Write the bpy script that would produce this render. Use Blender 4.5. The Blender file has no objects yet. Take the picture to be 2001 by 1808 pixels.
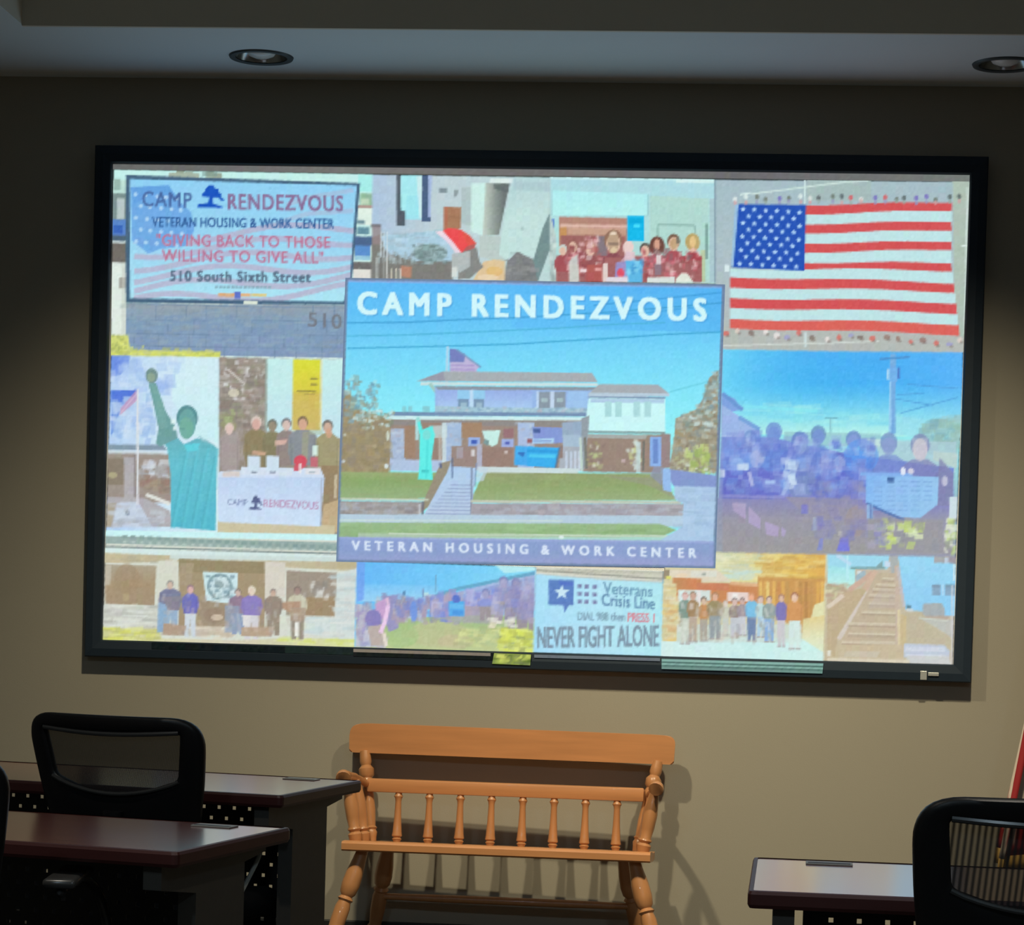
import bpy, bmesh, math, random
import numpy as np
from mathutils import Vector, Matrix

# ------------------------------------------------------------------ camera, world, exposure, lamps
scene = bpy.context.scene
COL = scene.collection
scene.view_settings.view_transform = 'Standard'
scene.view_settings.look = 'None'
scene.view_settings.gamma = 1.0
scene.view_settings.use_curve_mapping = False
scene.view_settings.exposure = 0.0

cam_data = bpy.data.cameras.new('camera')
cam = bpy.data.objects.new('camera', cam_data)
COL.objects.link(cam)
scene.camera = cam
YAW, PITCH, ROLL = -0.0756575879, -0.0316566767, 0.0273686257
CAM_LOC = Vector((0.568363, -7.943010, 1.279895))
fwd = Vector((math.sin(YAW)*math.cos(PITCH), math.cos(YAW)*math.cos(PITCH), math.sin(PITCH)))
rgt = Vector((math.cos(YAW), -math.sin(YAW), 0))
upv = rgt.cross(fwd)
rgt2 = rgt*math.cos(ROLL) + upv*math.sin(ROLL)
upv2 = upv*math.cos(ROLL) - rgt*math.sin(ROLL)
M = Matrix((rgt2, upv2, -fwd)).transposed().to_4x4()
M.translation = CAM_LOC
cam.matrix_world = M
cam_data.sensor_fit = 'HORIZONTAL'
cam_data.sensor_width = 36.0
cam_data.lens = 4500.0*36.0/2001.0
cam_data.shift_x = 0.0
cam_data.shift_y = 396.0/2001.0
cam_data.clip_start = 0.05

world = bpy.data.worlds.new('world')
scene.world = world
world.use_nodes = True
world.node_tree.nodes['Background'].inputs[0].default_value = (0.6, 0.62, 0.65, 1)
world.node_tree.nodes['Background'].inputs[1].default_value = 0.02

def spot(name, loc, watts, color, size_deg, blend, radius, aim=None):
    l = bpy.data.lights.new(name, 'SPOT')
    l.energy = watts; l.color = color; l.spot_size = math.radians(size_deg)
    l.spot_blend = blend; l.shadow_soft_size = radius
    o = bpy.data.objects.new(name, l); COL.objects.link(o); o.location = loc
    if aim is not None:
        d = Vector(aim) - Vector(loc)
        o.rotation_euler = d.to_track_quat('-Z', 'Y').to_euler()
    return o
WARM = (1.0, 0.89, 0.62)
# recessed downlights of the tray ceiling that are switched on: two wall washers; the pair over the seats is added fill for the tables
spot('downlight_and_fill_beam', (-0.62, -2.20, 3.34), 312, WARM, 92, 1.0, 0.055, (-0.12, 0.04, -0.35))
spot('downlight_and_fill_beam', (1.25, -2.05, 3.34), 325, WARM, 76, 1.0, 0.055, (0.98, 0.04, -0.25))
for lx, w in ((-0.9, 95), (1.5, 85)):
    spot('downlight_and_fill_beam', (lx, -4.5, 3.34), w, (1.0, 0.92, 0.78), 96, 0.9, 0.06)
# wide cool fill spots added at the back to lift the general ambient
for lx in (-1.0, 1.9):
    spot('back_fill_spot', (lx, -7.6, 3.2), 52, (0.66, 0.86, 1.0), 172, 0.3, 0.12)

# ------------------------------------------------------------------ materials
def s2l(c):
    c = np.asarray(c, float)/255.0
    return np.where(c <= 0.04045, c/12.92, ((c+0.055)/1.055)**2.4)

def mat(name, col, rough=0.5, metal=0.0, spec=0.5, noise=0.0, nscale=8.0, bump=0.0, bscale=200.0, stretch=None, coat=0.0):
    m = bpy.data.materials.new(name); m.use_nodes = True
    nt = m.node_tree; b = nt.nodes['Principled BSDF']
    b.inputs['Base Color'].default_value = (*col, 1)
    b.inputs['Roughness'].default_value = rough
    b.inputs['Metallic'].default_value = metal
    b.inputs['Specular IOR Level'].default_value = spec
    b.inputs['Coat Weight'].default_value = coat
    tc = nt.nodes.new('ShaderNodeTexCoord')
    src = tc.outputs['Object']
    if stretch:
        mp = nt.nodes.new('ShaderNodeMapping'); mp.inputs['Scale'].default_value = stretch
        nt.links.new(src, mp.inputs['Vector']); src = mp.outputs['Vector']
    if noise > 0:
        n = nt.nodes.new('ShaderNodeTexNoise'); n.inputs['Scale'].default_value = nscale
        n.inputs['Detail'].default_value = 5
        nt.links.new(src, n.inputs['Vector'])
        mx = nt.nodes.new('ShaderNodeMix'); mx.data_type = 'RGBA'
        mx.inputs['A'].default_value = (*[c*(1-noise) for c in col], 1)
        mx.inputs['B'].default_value = (*[min(1, c*(1+noise)) for c in col], 1)
        nt.links.new(n.outputs['Fac'], mx.inputs['Factor'])
        nt.links.new(mx.outputs['Result'], b.inputs['Base Color'])
    if bump > 0:
        n2 = nt.nodes.new('ShaderNodeTexNoise'); n2.inputs['Scale'].default_value = bscale
        nt.links.new(src, n2.inputs['Vector'])
        bp = nt.nodes.new('ShaderNodeBump'); bp.inputs['Strength'].default_value = bump
        bp.inputs['Distance'].default_value = 0.002
        nt.links.new(n2.outputs['Fac'], bp.inputs['Height'])
        nt.links.new(bp.outputs['Normal'], b.inputs['Normal'])
    return m

M_WALL = mat('wall_paint', (0.36, 0.325, 0.26), 0.85, noise=0.04, nscale=2.0, bump=0.15, bscale=250)
M_CEIL = mat('ceiling_paint', (0.74, 0.82, 0.86), 0.9, noise=0.03, nscale=3.0, bump=0.1)
M_FASCIA = mat('bulkhead_paint', (0.66, 0.62, 0.52), 0.9, noise=0.04, nscale=3.0, bump=0.1)
M_FLOOR = mat('carpet', (0.06, 0.055, 0.05), 0.95, noise=0.25, nscale=60, bump=0.5, bscale=400)
M_BASE = mat('vinyl_base', (0.02, 0.02, 0.02), 0.5, noise=0.1)
M_FRAME = mat('black_velvet_frame', (0.016, 0.028, 0.045), 0.6, spec=0.3, noise=0.1, nscale=30)
M_FABRIC = mat('screen_fabric', (0.85, 0.85, 0.85), 0.9, noise=0.01)
M_BADGE = mat('badge_silver', (0.75, 0.74, 0.70), 0.3, metal=0.6, noise=0.03)
M_INK = mat('badge_ink', (0.03, 0.03, 0.03), 0.5, noise=0.05)
M_PINE = mat('honey_maple', (0.58, 0.26, 0.105), 0.36, noise=0.22, nscale=3.0, stretch=(1.2, 14, 14), coat=0.3)
M_PINE_V = mat('honey_maple_turned', (0.50, 0.225, 0.09), 0.33, noise=0.22, nscale=3.0, stretch=(14, 14, 1.5), coat=0.3)
M_TOP = mat('mahogany_laminate', (0.24, 0.078, 0.06), 0.20, spec=1.0, noise=0.3, nscale=3.0, stretch=(1.0, 12, 1), coat=1.0)
M_TOP.node_tree.nodes['Principled BSDF'].inputs['Coat Roughness'].default_value = 0.17
M_TOP.node_tree.nodes['Principled BSDF'].inputs['Coat IOR'].default_value = 2.6
M_EDGE = mat('mahogany_edge', (0.055, 0.012, 0.011), 0.45, noise=0.25, nscale=4.0, stretch=(1, 8, 8))
M_LEGMETAL = mat('charcoal_powdercoat', (0.055, 0.050, 0.043), 0.55, noise=0.1, nscale=40, bump=0.1, bscale=600)
M_PERF = mat('black_perforated_steel', (0.012, 0.012, 0.014), 0.5, noise=0.1, nscale=40)
M_GROM = mat('grey_grommet', (0.22, 0.22, 0.21), 0.45, noise=0.05)
M_CORD = mat('pale_cord', (0.42, 0.42, 0.38), 0.5, noise=0.05)
M_PLASTIC = mat('black_chair_plastic', (0.006, 0.006, 0.007), 0.42, spec=0.35, noise=0.1, nscale=30, bump=0.05, bscale=500)
M_SEAT = mat('black_seat_fabric', (0.010, 0.010, 0.011), 0.95, spec=0.1, noise=0.2, nscale=200, bump=0.3, bscale=800)
M_CHROME = mat('chrome', (0.75, 0.76, 0.76), 0.18, metal=1.0, noise=0.02)
M_ARMPAD = mat('arm_pad', (0.04, 0.04, 0.04), 0.26, noise=0.1, nscale=30)
M_CAN = mat('can_reflector', (0.55, 0.57, 0.57), 0.22, metal=1.0, noise=0.05)
M_TRIM = mat('can_trim', (0.10, 0.12, 0.13), 0.4, metal=0.3, noise=0.05)
M_BULB = mat('frosted_bulb', (0.85, 0.87, 0.85), 0.2, noise=0.02)
M_POLE = mat('flag_pole_wood', (0.16, 0.07, 0.03), 0.35, noise=0.2, stretch=(10, 10, 1))
M_BRASS = mat('brass', (0.70, 0.50, 0.20), 0.3, metal=1.0, noise=0.05)
M_FRINGE = mat('gold_fringe', (0.60, 0.36, 0.08), 0.6, noise=0.35, nscale=120, stretch=(1, 1, 0.1))

def mesh_fabric(name, scale, lo, hi):
    """woven chair mesh: vertical ribs with open gaps"""
    m = bpy.data.materials.new(name); m.use_nodes = True
    nt = m.node_tree; b = nt.nodes['Principled BSDF']; out = nt.nodes['Material Output']
    b.inputs['Base Color'].default_value = (0.02, 0.02, 0.021, 1)
    b.inputs['Roughness'].default_value = 0.6
    tr = nt.nodes.new('ShaderNodeBsdfTransparent')
    mix = nt.nodes.new('ShaderNodeMixShader')
    tc = nt.nodes.new('ShaderNodeTexCoord')
    wv = nt.nodes.new('ShaderNodeTexWave'); wv.bands_direction = 'X'
    wv.inputs['Scale'].default_value = scale; wv.inputs['Distortion'].default_value = 0.25
    wv.inputs['Detail Scale'].default_value = 3.0
    mp = nt.nodes.new('ShaderNodeMapRange')
    mp.inputs['To Min'].default_value = lo; mp.inputs['To Max'].default_value = hi
    nt.links.new(tc.outputs['Object'], wv.inputs['Vector'])
    nt.links.new(wv.outputs['Fac'], mp.inputs['Value'])
    nt.links.new(mp.outputs['Result'], mix.inputs['Fac'])
    nt.links.new(b.outputs[0], mix.inputs[1]); nt.links.new(tr.outputs[0], mix.inputs[2])
    nt.links.new(mix.outputs[0], out.inputs['Surface'])
    return m
M_MESH = mesh_fabric('chair_mesh_weave', 34.0, 0.03, 0.27)
M_MESH_FINE = mesh_fabric('fine_mesh_weave', 120.0, 0.05, 0.17)

def attr_mat(name, attr, emission):
    m = bpy.data.materials.new(name); m.use_nodes = True
    nt = m.node_tree
    a = nt.nodes.new('ShaderNodeAttribute'); a.attribute_name = attr
    b = nt.nodes['Principled BSDF']
    if emission:
        e = nt.nodes.new('ShaderNodeEmission')
        nt.links.new(a.outputs['Color'], e.inputs['Color'])
        nt.links.new(e.outputs[0], nt.nodes['Material Output'].inputs['Surface'])
        nt.nodes.remove(b)
    else:
        nt.links.new(a.outputs['Color'], b.inputs['Base Color']); b.inputs['Roughness'].default_value = 0.75
    return m
M_SLIDE = attr_mat('projected_picture', 'slide', True)
M_FLAG = attr_mat('flag_cloth', 'cloth', False)

# ------------------------------------------------------------------ object helpers
def link_mesh(name, me, m=None, parent=None, smooth=False):
    o = bpy.data.objects.new(name, me); COL.objects.link(o)
    if m: me.materials.append(m)
    if parent: o.parent = parent
    if smooth:
        me.shade_smooth()
    return o
def obj(name, bm, m, parent=None, smooth=False):
    me = bpy.data.meshes.new(name); bmesh.ops.recalc_face_normals(bm, faces=bm.faces[:]); bm.to_mesh(me); bm.free()
    o = link_mesh(name, me, m, parent, False)
    if smooth:
        try: me.set_sharp_from_angle(angle=math.radians(40))
        except Exception: pass
        for p in me.polygons: p.use_smooth = True
    return o
def thing(name, label, cat, loc=(0, 0, 0), rotz=0.0, group=None):
    o = bpy.data.objects.new(name, None); COL.objects.link(o)
    o.empty_display_size = 0.1
    o.location = loc; o.rotation_euler = (0, 0, rotz)
    o['label'] = label; o['category'] = cat
    if group: o['group'] = group
    return o
def struct(name, bm, m, label=None, cat=None):
    o = obj(name, bm, m); o['kind'] = 'structure'
    if label: o['label'] = label
    if cat: o['category'] = cat
    return o
def box(bm, x0, x1, y0, y1, z0, z1, bev=0.0, mtx=None, seg=2):
    r = bmesh.ops.create_cube(bm, size=1.0)
    vs = r['verts']
    for v in vs:
        v.co = Vector((x0+(v.co.x+.5)*(x1-x0), y0+(v.co.y+.5)*(y1-y0), z0+(v.co.z+.5)*(z1-z0)))
    if bev > 0:
        es = list({e for v in vs for e in v.link_edges})
        g = bmesh.ops.bevel(bm, geom=es, offset=bev, segments=seg, profile=0.5, affect='EDGES')
        vs = list({v for f in g['faces'] for v in f.verts} | {v for v in vs if v.is_valid})
    if mtx is not None:
        for v in vs: v.co = mtx @ v.co
    return vs
def tube(bm, pts, rad, n=12, cap=True):
    pts = [Vector(p) for p in pts]
    rads = rad if isinstance(rad, (list, tuple)) else [rad]*len(pts)
    rings = []
    prev = None
    for i, p in enumerate(pts):
        t = (pts[min(i+1, len(pts)-1)] - pts[max(i-1, 0)]).normalized()
        if prev is None:
            a = Vector((0, 0, 1)) if abs(t.z) < 0.9 else Vector((1, 0, 0))
            u = t.cross(a).normalized()
        else:
            u = (prev - t*prev.dot(t)).normalized()
        prev = u
        w = t.cross(u)
        rings.append([bm.verts.new(p + (u*math.cos(k*2*math.pi/n) + w*math.sin(k*2*math.pi/n))*rads[i]) for k in range(n)])
    for a, b in zip(rings, rings[1:]):
        for k in range(n):
            bm.faces.new((a[k], a[(k+1) % n], b[(k+1) % n], b[k]))
    if cap:
        bm.faces.new(rings[0]); bm.faces.new(rings[-1][::-1])
def lathe_along(bm, p0, p1, prof, n=16):
    """turned member from p0 to p1; prof = (t 0..1, radius)"""
    p0, p1 = Vector(p0), Vector(p1)
    tube(bm, [p0.lerp(p1, t) for t, r in prof], [r for t, r in prof], n)
def prism(bm, pts2, y0, y1):
    """outline in xz extruded along y"""
    a = [bm.verts.new((x, y0, z)) for x, z in pts2]
    b = [bm.verts.new((x, y1, z)) for x, z in pts2]
    bm.faces.new(a); bm.faces.new(b[::-1])
    n = len(a)
    for i in range(n):
        bm.faces.new((a[i], b[i], b[(i+1) % n], a[(i+1) % n]))
def catmull(pts, n=8):
    pts = [Vector(p) for p in pts]; out = []
    for i in range(len(pts)-1):
        p0 = pts[max(i-1, 0)]; p1 = pts[i]; p2 = pts[i+1]; p3 = pts[min(i+2, len(pts)-1)]
        for k in range(n):
            t = k/n
            out.append(0.5*((2*p1)+(-p0+p2)*t+(2*p0-5*p1+4*p2-p3)*t*t+(-p0+3*p1-3*p2+p3)*t**3))
    out.append(pts[-1]); return out

# ------------------------------------------------------------------ room shell
XL, XR, YB, ZS, ZT = -2.45, 3.30, -10.0, 3.041, 3.36
FZ = 0.07      # floor level
WY = 0.04      # face of the wall; the screen's picture plane stands at y = 0
bm = bmesh.new(); box(bm, XL-.15, XR+.15, WY, .15, FZ, ZT); struct('wall_front', bm, M_WALL)
bm = bmesh.new(); box(bm, XL-.15, XL, YB, WY, FZ, ZT); struct('wall_left', bm, M_WALL)
bm = bmesh.new(); box(bm, XR, XR+.15, YB, WY, FZ, ZT); struct('wall_right', bm, M_WALL)
bm = bmesh.new(); box(bm, XL-.15, XR+.15, YB-.15, YB, FZ, ZT); struct('wall_back', bm, M_WALL)
bm = bmesh.new(); box(bm, XL-.15, XR+.15, YB-.15, .15, FZ-.1, FZ); struct('floor', bm, M_FLOOR)
bm = bmesh.new(); box(bm, XL-.15, XR+.15, YB-.15, .15, ZT, ZT+.1); struct('ceiling', bm, M_CEIL)
bm = bmesh.new(); box(bm, XL, XR, WY-.012, WY, FZ, FZ+.045, .004); struct('baseboard_front', bm, M_BASE)

LIGHTS = [(-0.905, -0.295), (1.545, -0.295)]
LR = 0.092
def soffit_with_cans():
    bm = bmesh.new()
    y0, y1 = -0.70, WY
    xs = [XL]
    for lx, ly in LIGHTS: xs += [lx-.2, lx+.2]
    xs.append(XR)
    def quad(a, b, c, d):
        bm.faces.new([bm.verts.new((*p, ZS)) for p in (a, b, c, d)])
    for i in range(0, len(xs)-1):
        xa, xb = xs[i], xs[i+1]
        if i % 2 == 0:
            quad((xa, y0), (xb, y0), (xb, y1), (xa, y1))
        else:
            lx, ly = LIGHTS[i//2]
            quad((xa, y0), (xb, y0), (xb, ly-.2), (xa, ly-.2))
            quad((xa, ly+.2), (xb, ly+.2), (xb, y1), (xa, y1))
            n = 48
            ring = []; sq = []
            for k in range(n):
                a = 2*math.pi*k/n + math.pi/n*0
                c, s = math.cos(a), math.sin(a)
                q = 0.2/max(abs(c), abs(s))
                ring.append(bm.verts.new((lx+LR*c, ly+LR*s, ZS)))
                sq.append(bm.verts.new((lx+q*c, ly+q*s, ZS)))
            for k in range(n):
                bm.faces.new((ring[k], ring[(k+1) % n], sq[(k+1) % n], sq[k]))
    # the underside alone around the cans; the beam's other sides are wall and bulkhead
    return bm
struct('ceiling_soffit', soffit_with_cans(), M_CEIL)
bm = bmesh.new(); box(bm, XL, -1.60, YB, -0.70, ZS, ZS+.03); box(bm, 2.55, XR, YB, -0.70, ZS, ZS+.03)
struct('ceiling_side_soffit', bm, M_CEIL)
bm = bmesh.new()
box(bm, -1.60, 2.55, -0.70, -0.685, ZS-.002, ZT); struct('trim_1', bm, M_FASCIA)
bm = bmesh.new(); box(bm, -1.604, -1.5995, YB, -0.70, ZS+.002, ZT); struct('trim_2', bm, M_FASCIA)
bm = bmesh.new(); box(bm, 2.5495, 2.554, YB, -0.70, ZS+.002, ZT); struct('trim_3', bm, M_FASCIA)

# recessed can lights (switched off)
def can_light(lx, ly, label):
    t = thing('recessed_ceiling_light', label, 'ceiling light', (lx, ly, ZS), 0, 'recessed lights in the soffit')
    n = 40
    bm = bmesh.new()
    prof = [(LR-.004, 0.0), (LR-.006, -.004), (LR+.004, -.008), (LR+.013, -.006), (LR+.016, 0.0)]
    rings = [[bm.verts.new((r*math.cos(2*math.pi*k/n), r*math.sin(2*math.pi*k/n), z)) for k in range(n)] for r, z in prof]
    for a, b in zip(rings, rings[1:]):
        for k in range(n): bm.faces.new((a[k], a[(k+1) % n], b[(k+1) % n], b[k]))
    obj('trim_ring', bm, M_TRIM, t, True)
    bm = bmesh.new()
    prof = [(LR-.005, 0.0), (LR-.012, .02), (LR-.014, .022), (LR-.022, .055), (LR-.024, .057), (LR-.036, .10), (.03, .12), (0.001, .121)]
    rings = [[bm.verts.new((r*math.cos(2*math.pi*k/n), r*math.sin(2*math.pi*k/n), z)) for k in range(n)] for r, z in prof]
    for a, b in zip(rings, rings[1:]):
        for k in range(n): bm.faces.new((a[k], a[(k+1) % n], b[(k+1) % n], b[k]))
    obj('reflector', bm, M_CAN, t, True)
    bm = bmesh.new()
    prof = [(0.001, -.006), (.022, -.004), (.042, .004), (.052, .018), (.048, .036), (.03, .07), (.02, .10)]
    rings = [[bm.verts.new((r*math.cos(2*math.pi*k/n), r*math.sin(2*math.pi*k/n), z)) for k in range(n)] for r, z in prof]
    for a, b in zip(rings, rings[1:]):
        for k in range(n): bm.faces.new((a[k], a[(k+1) % n], b[(k+1) % n], b[k]))
    obj('bulb', bm, M_BULB, t, True)
can_light(*LIGHTS[0], 'unlit recessed ceiling light above the left part of the projector screen')
can_light(*LIGHTS[1], 'unlit recessed ceiling light above the right corner of the projector screen')

# ------------------------------------------------------------------ the projected slide (a flat picture on the screen)
# traced on a flat sheet; H3 maps the sheet onto the screen plane y = 0 (metres)
H3 = np.array([0.00179012683, 4.92450709e-05, -1.88906466, 7.08526891e-05, -0.00179317466, 3.29669156,
               1.71857842e-05, -6.62970722e-06, 1.0]).reshape(3, 3)
def sheet(x, y):
    w = H3[2, 0]*x+H3[2, 1]*y+1.0
    return (H3[0, 0]*x+H3[0, 1]*y+H3[0, 2])/w, (H3[1, 0]*x+H3[1, 1]*y+H3[1, 2])/w

S = 2; OX, OY, CW, CH = 186, 300, 1710, 1040
CAN = np.zeros((CH*S, CW*S, 3), np.float32)
MASK = None
rng = random.Random(7)
def inside(pts, x0, y0, x1, y1):
    xs = (np.arange(x0, x1)+.5)/S+OX; ys = ((np.arange(y0, y1)+.5)/S+OY)[:, None]
    ins = np.zeros((y1-y0, x1-x0), bool)
    n = len(pts)
    for i in range(n):
        ax, ay = pts[i]; bx, by = pts[(i+1) % n]
        if ay == by: continue
        c = (ay > ys) != (by > ys)
        ins ^= c & (xs < (bx-ax)*(ys-ay)/(by-ay)+ax)
    return ins
def bbox(pts):
    a = np.asarray(pts, float)
    x0 = max(0, int((a[:, 0].min()-OX)*S)-1); x1 = min(CW*S, int((a[:, 0].max()-OX)*S)+2)
    y0 = max(0, int((a[:, 1].min()-OY)*S)-1); y1 = min(CH*S, int((a[:, 1].max()-OY)*S)+2)
    return x0, y0, x1, y1
def put(ins, x0, y0, x1, y1, c, a):
    if MASK is not None: ins = ins & MASK[y0:y1, x0:x1]
    reg = CAN[y0:y1, x0:x1]
    c = np.asarray(c, np.float32)
    if c.ndim == 1: reg[ins] = reg[ins]*(1-a)+c*a
    else:
        c = np.broadcast_to(c, reg.shape); a_ = np.broadcast_to(np.asarray(a, np.float32), reg.shape)[ins]; reg[ins] = reg[ins]*(1-a_)+c[ins]*a_
def poly(pts, c, a=1.0):
    x0, y0, x1, y1 = bbox(pts)
    if x1 <= x0 or y1 <= y0: return
    put(inside(pts, x0, y0, x1, y1), x0, y0, x1, y1, c, a)
def grad(pts, stops, ang=90, a=1.0, fade=None):
    """stops [(t,colour)]; t runs over the outline's box, down (90) or to the right (0)"""
    x0, y0, x1, y1 = bbox(pts)
    if x1 <= x0 or y1 <= y0: return
    P = np.asarray(pts, float)
    xs = (np.arange(x0, x1)+.5)/S+OX; ys = ((np.arange(y0, y1)+.5)/S+OY)[:, None]
    tx = (xs-P[:, 0].min())/max(1e-6, np.ptp(P[:, 0])); ty = (ys-P[:, 1].min())/max(1e-6, np.ptp(P[:, 1]))
    r = math.radians(ang)
    ca, sa = math.cos(r), math.sin(r)
    t = (tx*ca+ty*sa)/(abs(ca)+abs(sa)) + np.zeros((y1-y0, x1-x0))
    T = [s[0] for s in stops]; C = np.array([s[1] for s in stops], float)
    col = np.stack([np.interp(t, T, C[:, k]) for k in range(3)], -1)
    if fade is not None: a = (np.interp(t, [0, 1], fade)*a)[..., None]
    put(inside(pts, x0, y0, x1, y1), x0, y0, x1, y1, col, a)
def rect(x0, y0, x1, y1, c, a=1.0, k=0.018):
    poly([(x0, y0), (x1, y0+k*(x1-x0)), (x1, y1+k*(x1-x0)), (x0, y1)], c, a)
def ell(cx, cy, rx, ry, c, a=1.0, n=20):
    poly([(cx+rx*math.cos(2*math.pi*i/n), cy+ry*math.sin(2*math.pi*i/n)) for i in range(n)], c, a)
def line(pts, w, c, a=1.0):
    for (ax, ay), (bx, by) in zip(pts, pts[1:]):
        d = math.hypot(bx-ax, by-ay) or 1
        nx, ny = -(by-ay)/d*w/2, (bx-ax)/d*w/2
        poly([(ax+nx, ay+ny), (bx+nx, by+ny), (bx-nx, by-ny), (ax-nx, ay-ny)], c, a)
def mottle(pts, cols, n, wr, hr, a=0.7, seed=1):
    r = random.Random(seed); P = np.asarray(pts, float)
    lo, hi = P.min(0), P.max(0)
    k = 0; tries = 0
    while k < n and tries < n*8:
        tries += 1
        x = r.uniform(lo[0], hi[0]); y = r.uniform(lo[1], hi[1])
        ins = False
        for i in range(len(pts)):
            ax, ay = pts[i]; bx, by = pts[(i+1) % len(pts)]
            if (ay > y) != (by > y) and x < (bx-ax)*(y-ay)/(by-ay)+ax: ins = not ins
        if not ins: continue
        k += 1
        w, h = r.uniform(*wr)/2, r.uniform(*hr)/2
        g_ = (r.uniform(-.35, .35)*h, r.uniform(-.2, .2)*w)
        poly([(x-w+g_[0], y-h), (x+w+g_[0], y-h+g_[1]), (x+w-g_[0], y+h), (x-w-g_[0], y+h-g_[1])], r.choice(cols), a*r.uniform(.5, 1))
_txt = {}
def glyphs(s, spacing, bold):
    key = (s, spacing, bold)
    if key in _txt: return _txt[key]
    cu = bpy.data.curves.new('lettering', 'FONT'); cu.body = s; cu.size = 1.0
    cu.space_character = spacing; cu.offset = bold; cu.resolution_u = 3
    o = bpy.data.objects.new('lettering', cu); COL.objects.link(o)
    dg = bpy.context.evaluated_depsgraph_get()
    me = o.evaluated_get(dg).to_mesh()
    me.calc_loop_triangles()
    v = np.array([p.co[:2] for p in me.vertices]); t = np.array([q.vertices[:] for q in me.loop_triangles])
    o.evaluated_get(dg).to_mesh_clear()
    bpy.data.objects.remove(o); bpy.data.curves.remove(cu)
    _txt[key] = (v, t); return v, t
def text(s, x0, y0, x1, y1, h, c, bold=0.0, spacing=1.0, a=1.0, caps=True):
    """baseline from (x0,y0) to (x1,y1); h = height of the capitals; bold widens the strokes"""
    v, t = glyphs(s, spacing, 0.0)
    lx, hx = v[:, 0].min(), v[:, 0].max()
    hy = v[:, 1].max(); ly = 0.0
    if caps: ly = min(0, v[:, 1].min()*0.5)
    u = (v[:, 0]-lx)/(hx-lx); w = (v[:, 1]-ly)/(hy-ly)
    b = bold*h*1.9
    px = x0+b+u*(x1-x0-2*b); py = y0+u*(y1-y0)-w*h
    offs = [(0, 0)] if b < .3 else [(-b, -b*.6), (b, -b*.6), (-b, b*.6), (b, b*.6), (0, 0)]
    keep = globals()['CAN']
    x_0, y_0, x_1, y_1 = bbox([(x0-4, min(y0, y1)-h-8), (x1+4, max(y0, y1)+h*.4+8)])
    sel = np.zeros((y_1-y_0, x_1-x_0), bool)
    for dx, dy in offs:
        for tri in t:
            P_ = [(px[i]+dx, py[i]+dy) for i in tri]
            q = bbox(P_)
            if q[2] <= q[0] or q[3] <= q[1]: continue
            A0, B0, A1, B1 = max(q[0], x_0), max(q[1], y_0), min(q[2], x_1), min(q[3], y_1)
            if A1 <= A0 or B1 <= B0: continue
            sel[B0-y_0:B1-y_0, A0-x_0:A1-x_0] |= inside(P_, A0, B0, A1, B1)
    put(sel, x_0, y_0, x_1, y_1, c, a)
def pine(cx, cy, w, h, c, k=0.02):
    """the tree mark: a layered crown on a leaning trunk over a low mound"""
    f = lambda pts: [(cx+x*w, cy+y*h+k*x*w) for x, y in pts]
    poly(f([(-.06, -.5), (.10, -.5), (.16, -.36), (.30, -.34), (.28, -.2), (.40, -.12), (.38, .02), (.50, .12), (.50, .2), (.36, .16), (.28, .04),
            (.08, .04), (.08, .3), (.22, .36), (.46, .46), (.44, .5), (-.50, .5), (-.46, .34), (-.1, .3), (-.06, .04), (-.30, .02), (-.34, -.1), (-.22, -.2), (-.22, -.3)]), c)
def man(x, y, hh, L, w, skin, hair, top, legs, a=1.0, leg_t=0.55, feet=None):
    """a standing figure in a small photo: head top (x,y), head height hh, full length L, shoulder width w"""
    sh = y+hh*1.05; hip = y+L*leg_t; ft = y+L
    if legs is not None:
        poly([(x-w*.34, hip-2), (x+w*.34, hip-2), (x+w*.30, ft), (x+w*.06, ft), (x, hip+(ft-hip)*.25), (x-w*.06, ft), (x-w*.32, ft)], legs, a)
        if feet: rect(x-w*.36, ft-3, x-w*.02, ft, feet, a); rect(x+w*.04, ft-3, x+w*.36, ft, feet, a)
    poly([(x-w*.18, sh-2), (x+w*.18, sh-2), (x+w*.45, sh+hh*.3), (x+w*.5, hip*.6+sh*.4), (x+w*.36, hip), (x-w*.36, hip), (x-w*.5, hip*.6+sh*.4), (x-w*.45, sh+hh*.3)], top, a)
    ell(x, y+hh*.44, hh*.40, hh*.46, hair, a, 12)
    ell(x, y+hh*.60, hh*.31, hh*.42, skin, a, 12)
    line([(x-w*.40, sh+hh*.5), (x-w*.36, hip)], max(1.2, w*.06), tuple(int(q*.86) for q in top), .5*a)
    line([(x+w*.40, sh+hh*.5), (x+w*.36, hip)], max(1.2, w*.06), tuple(int(q*.86) for q in top), .5*a)

PANELS = []
def panel(name, quad, label, clip=None, depth=0.0012):
    global MASK
    c = clip or quad
    MASK = None
    m = np.zeros((CH*S, CW*S), bool)
    x0, y0, x1, y1 = bbox(c); m[y0:y1, x0:x1] = inside(c, x0, y0, x1, y1)
    # paint a little past the edge so that the blurred rim keeps its colour
    m2 = m.copy()
    for k in range(1, 5):
        m2[k:] |= m[:-k]; m2[:-k] |= m[k:]
    for k in range(1, 5):
        m2[:, k:] |= m[:, :-k]; m2[:, :-k] |= m[:, k:]
    MASK = m2
    PANELS.append([name, c, label, depth, None])
def blur(a, r):
    for ax in (0, 1):
        c = np.cumsum(np.pad(a, [(r+1, r) if i == ax else (0, 0) for i in range(3)], mode='edge'), axis=ax, dtype=np.float64)
        n = a.shape[ax]
        if ax == 0: a = (c[2*r+1:2*r+1+n]-c[:n])/(2*r+1)
        else: a = (c[:, 2*r+1:2*r+1+n]-c[:, :n])/(2*r+1)
    return a.astype(np.float32)
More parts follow.
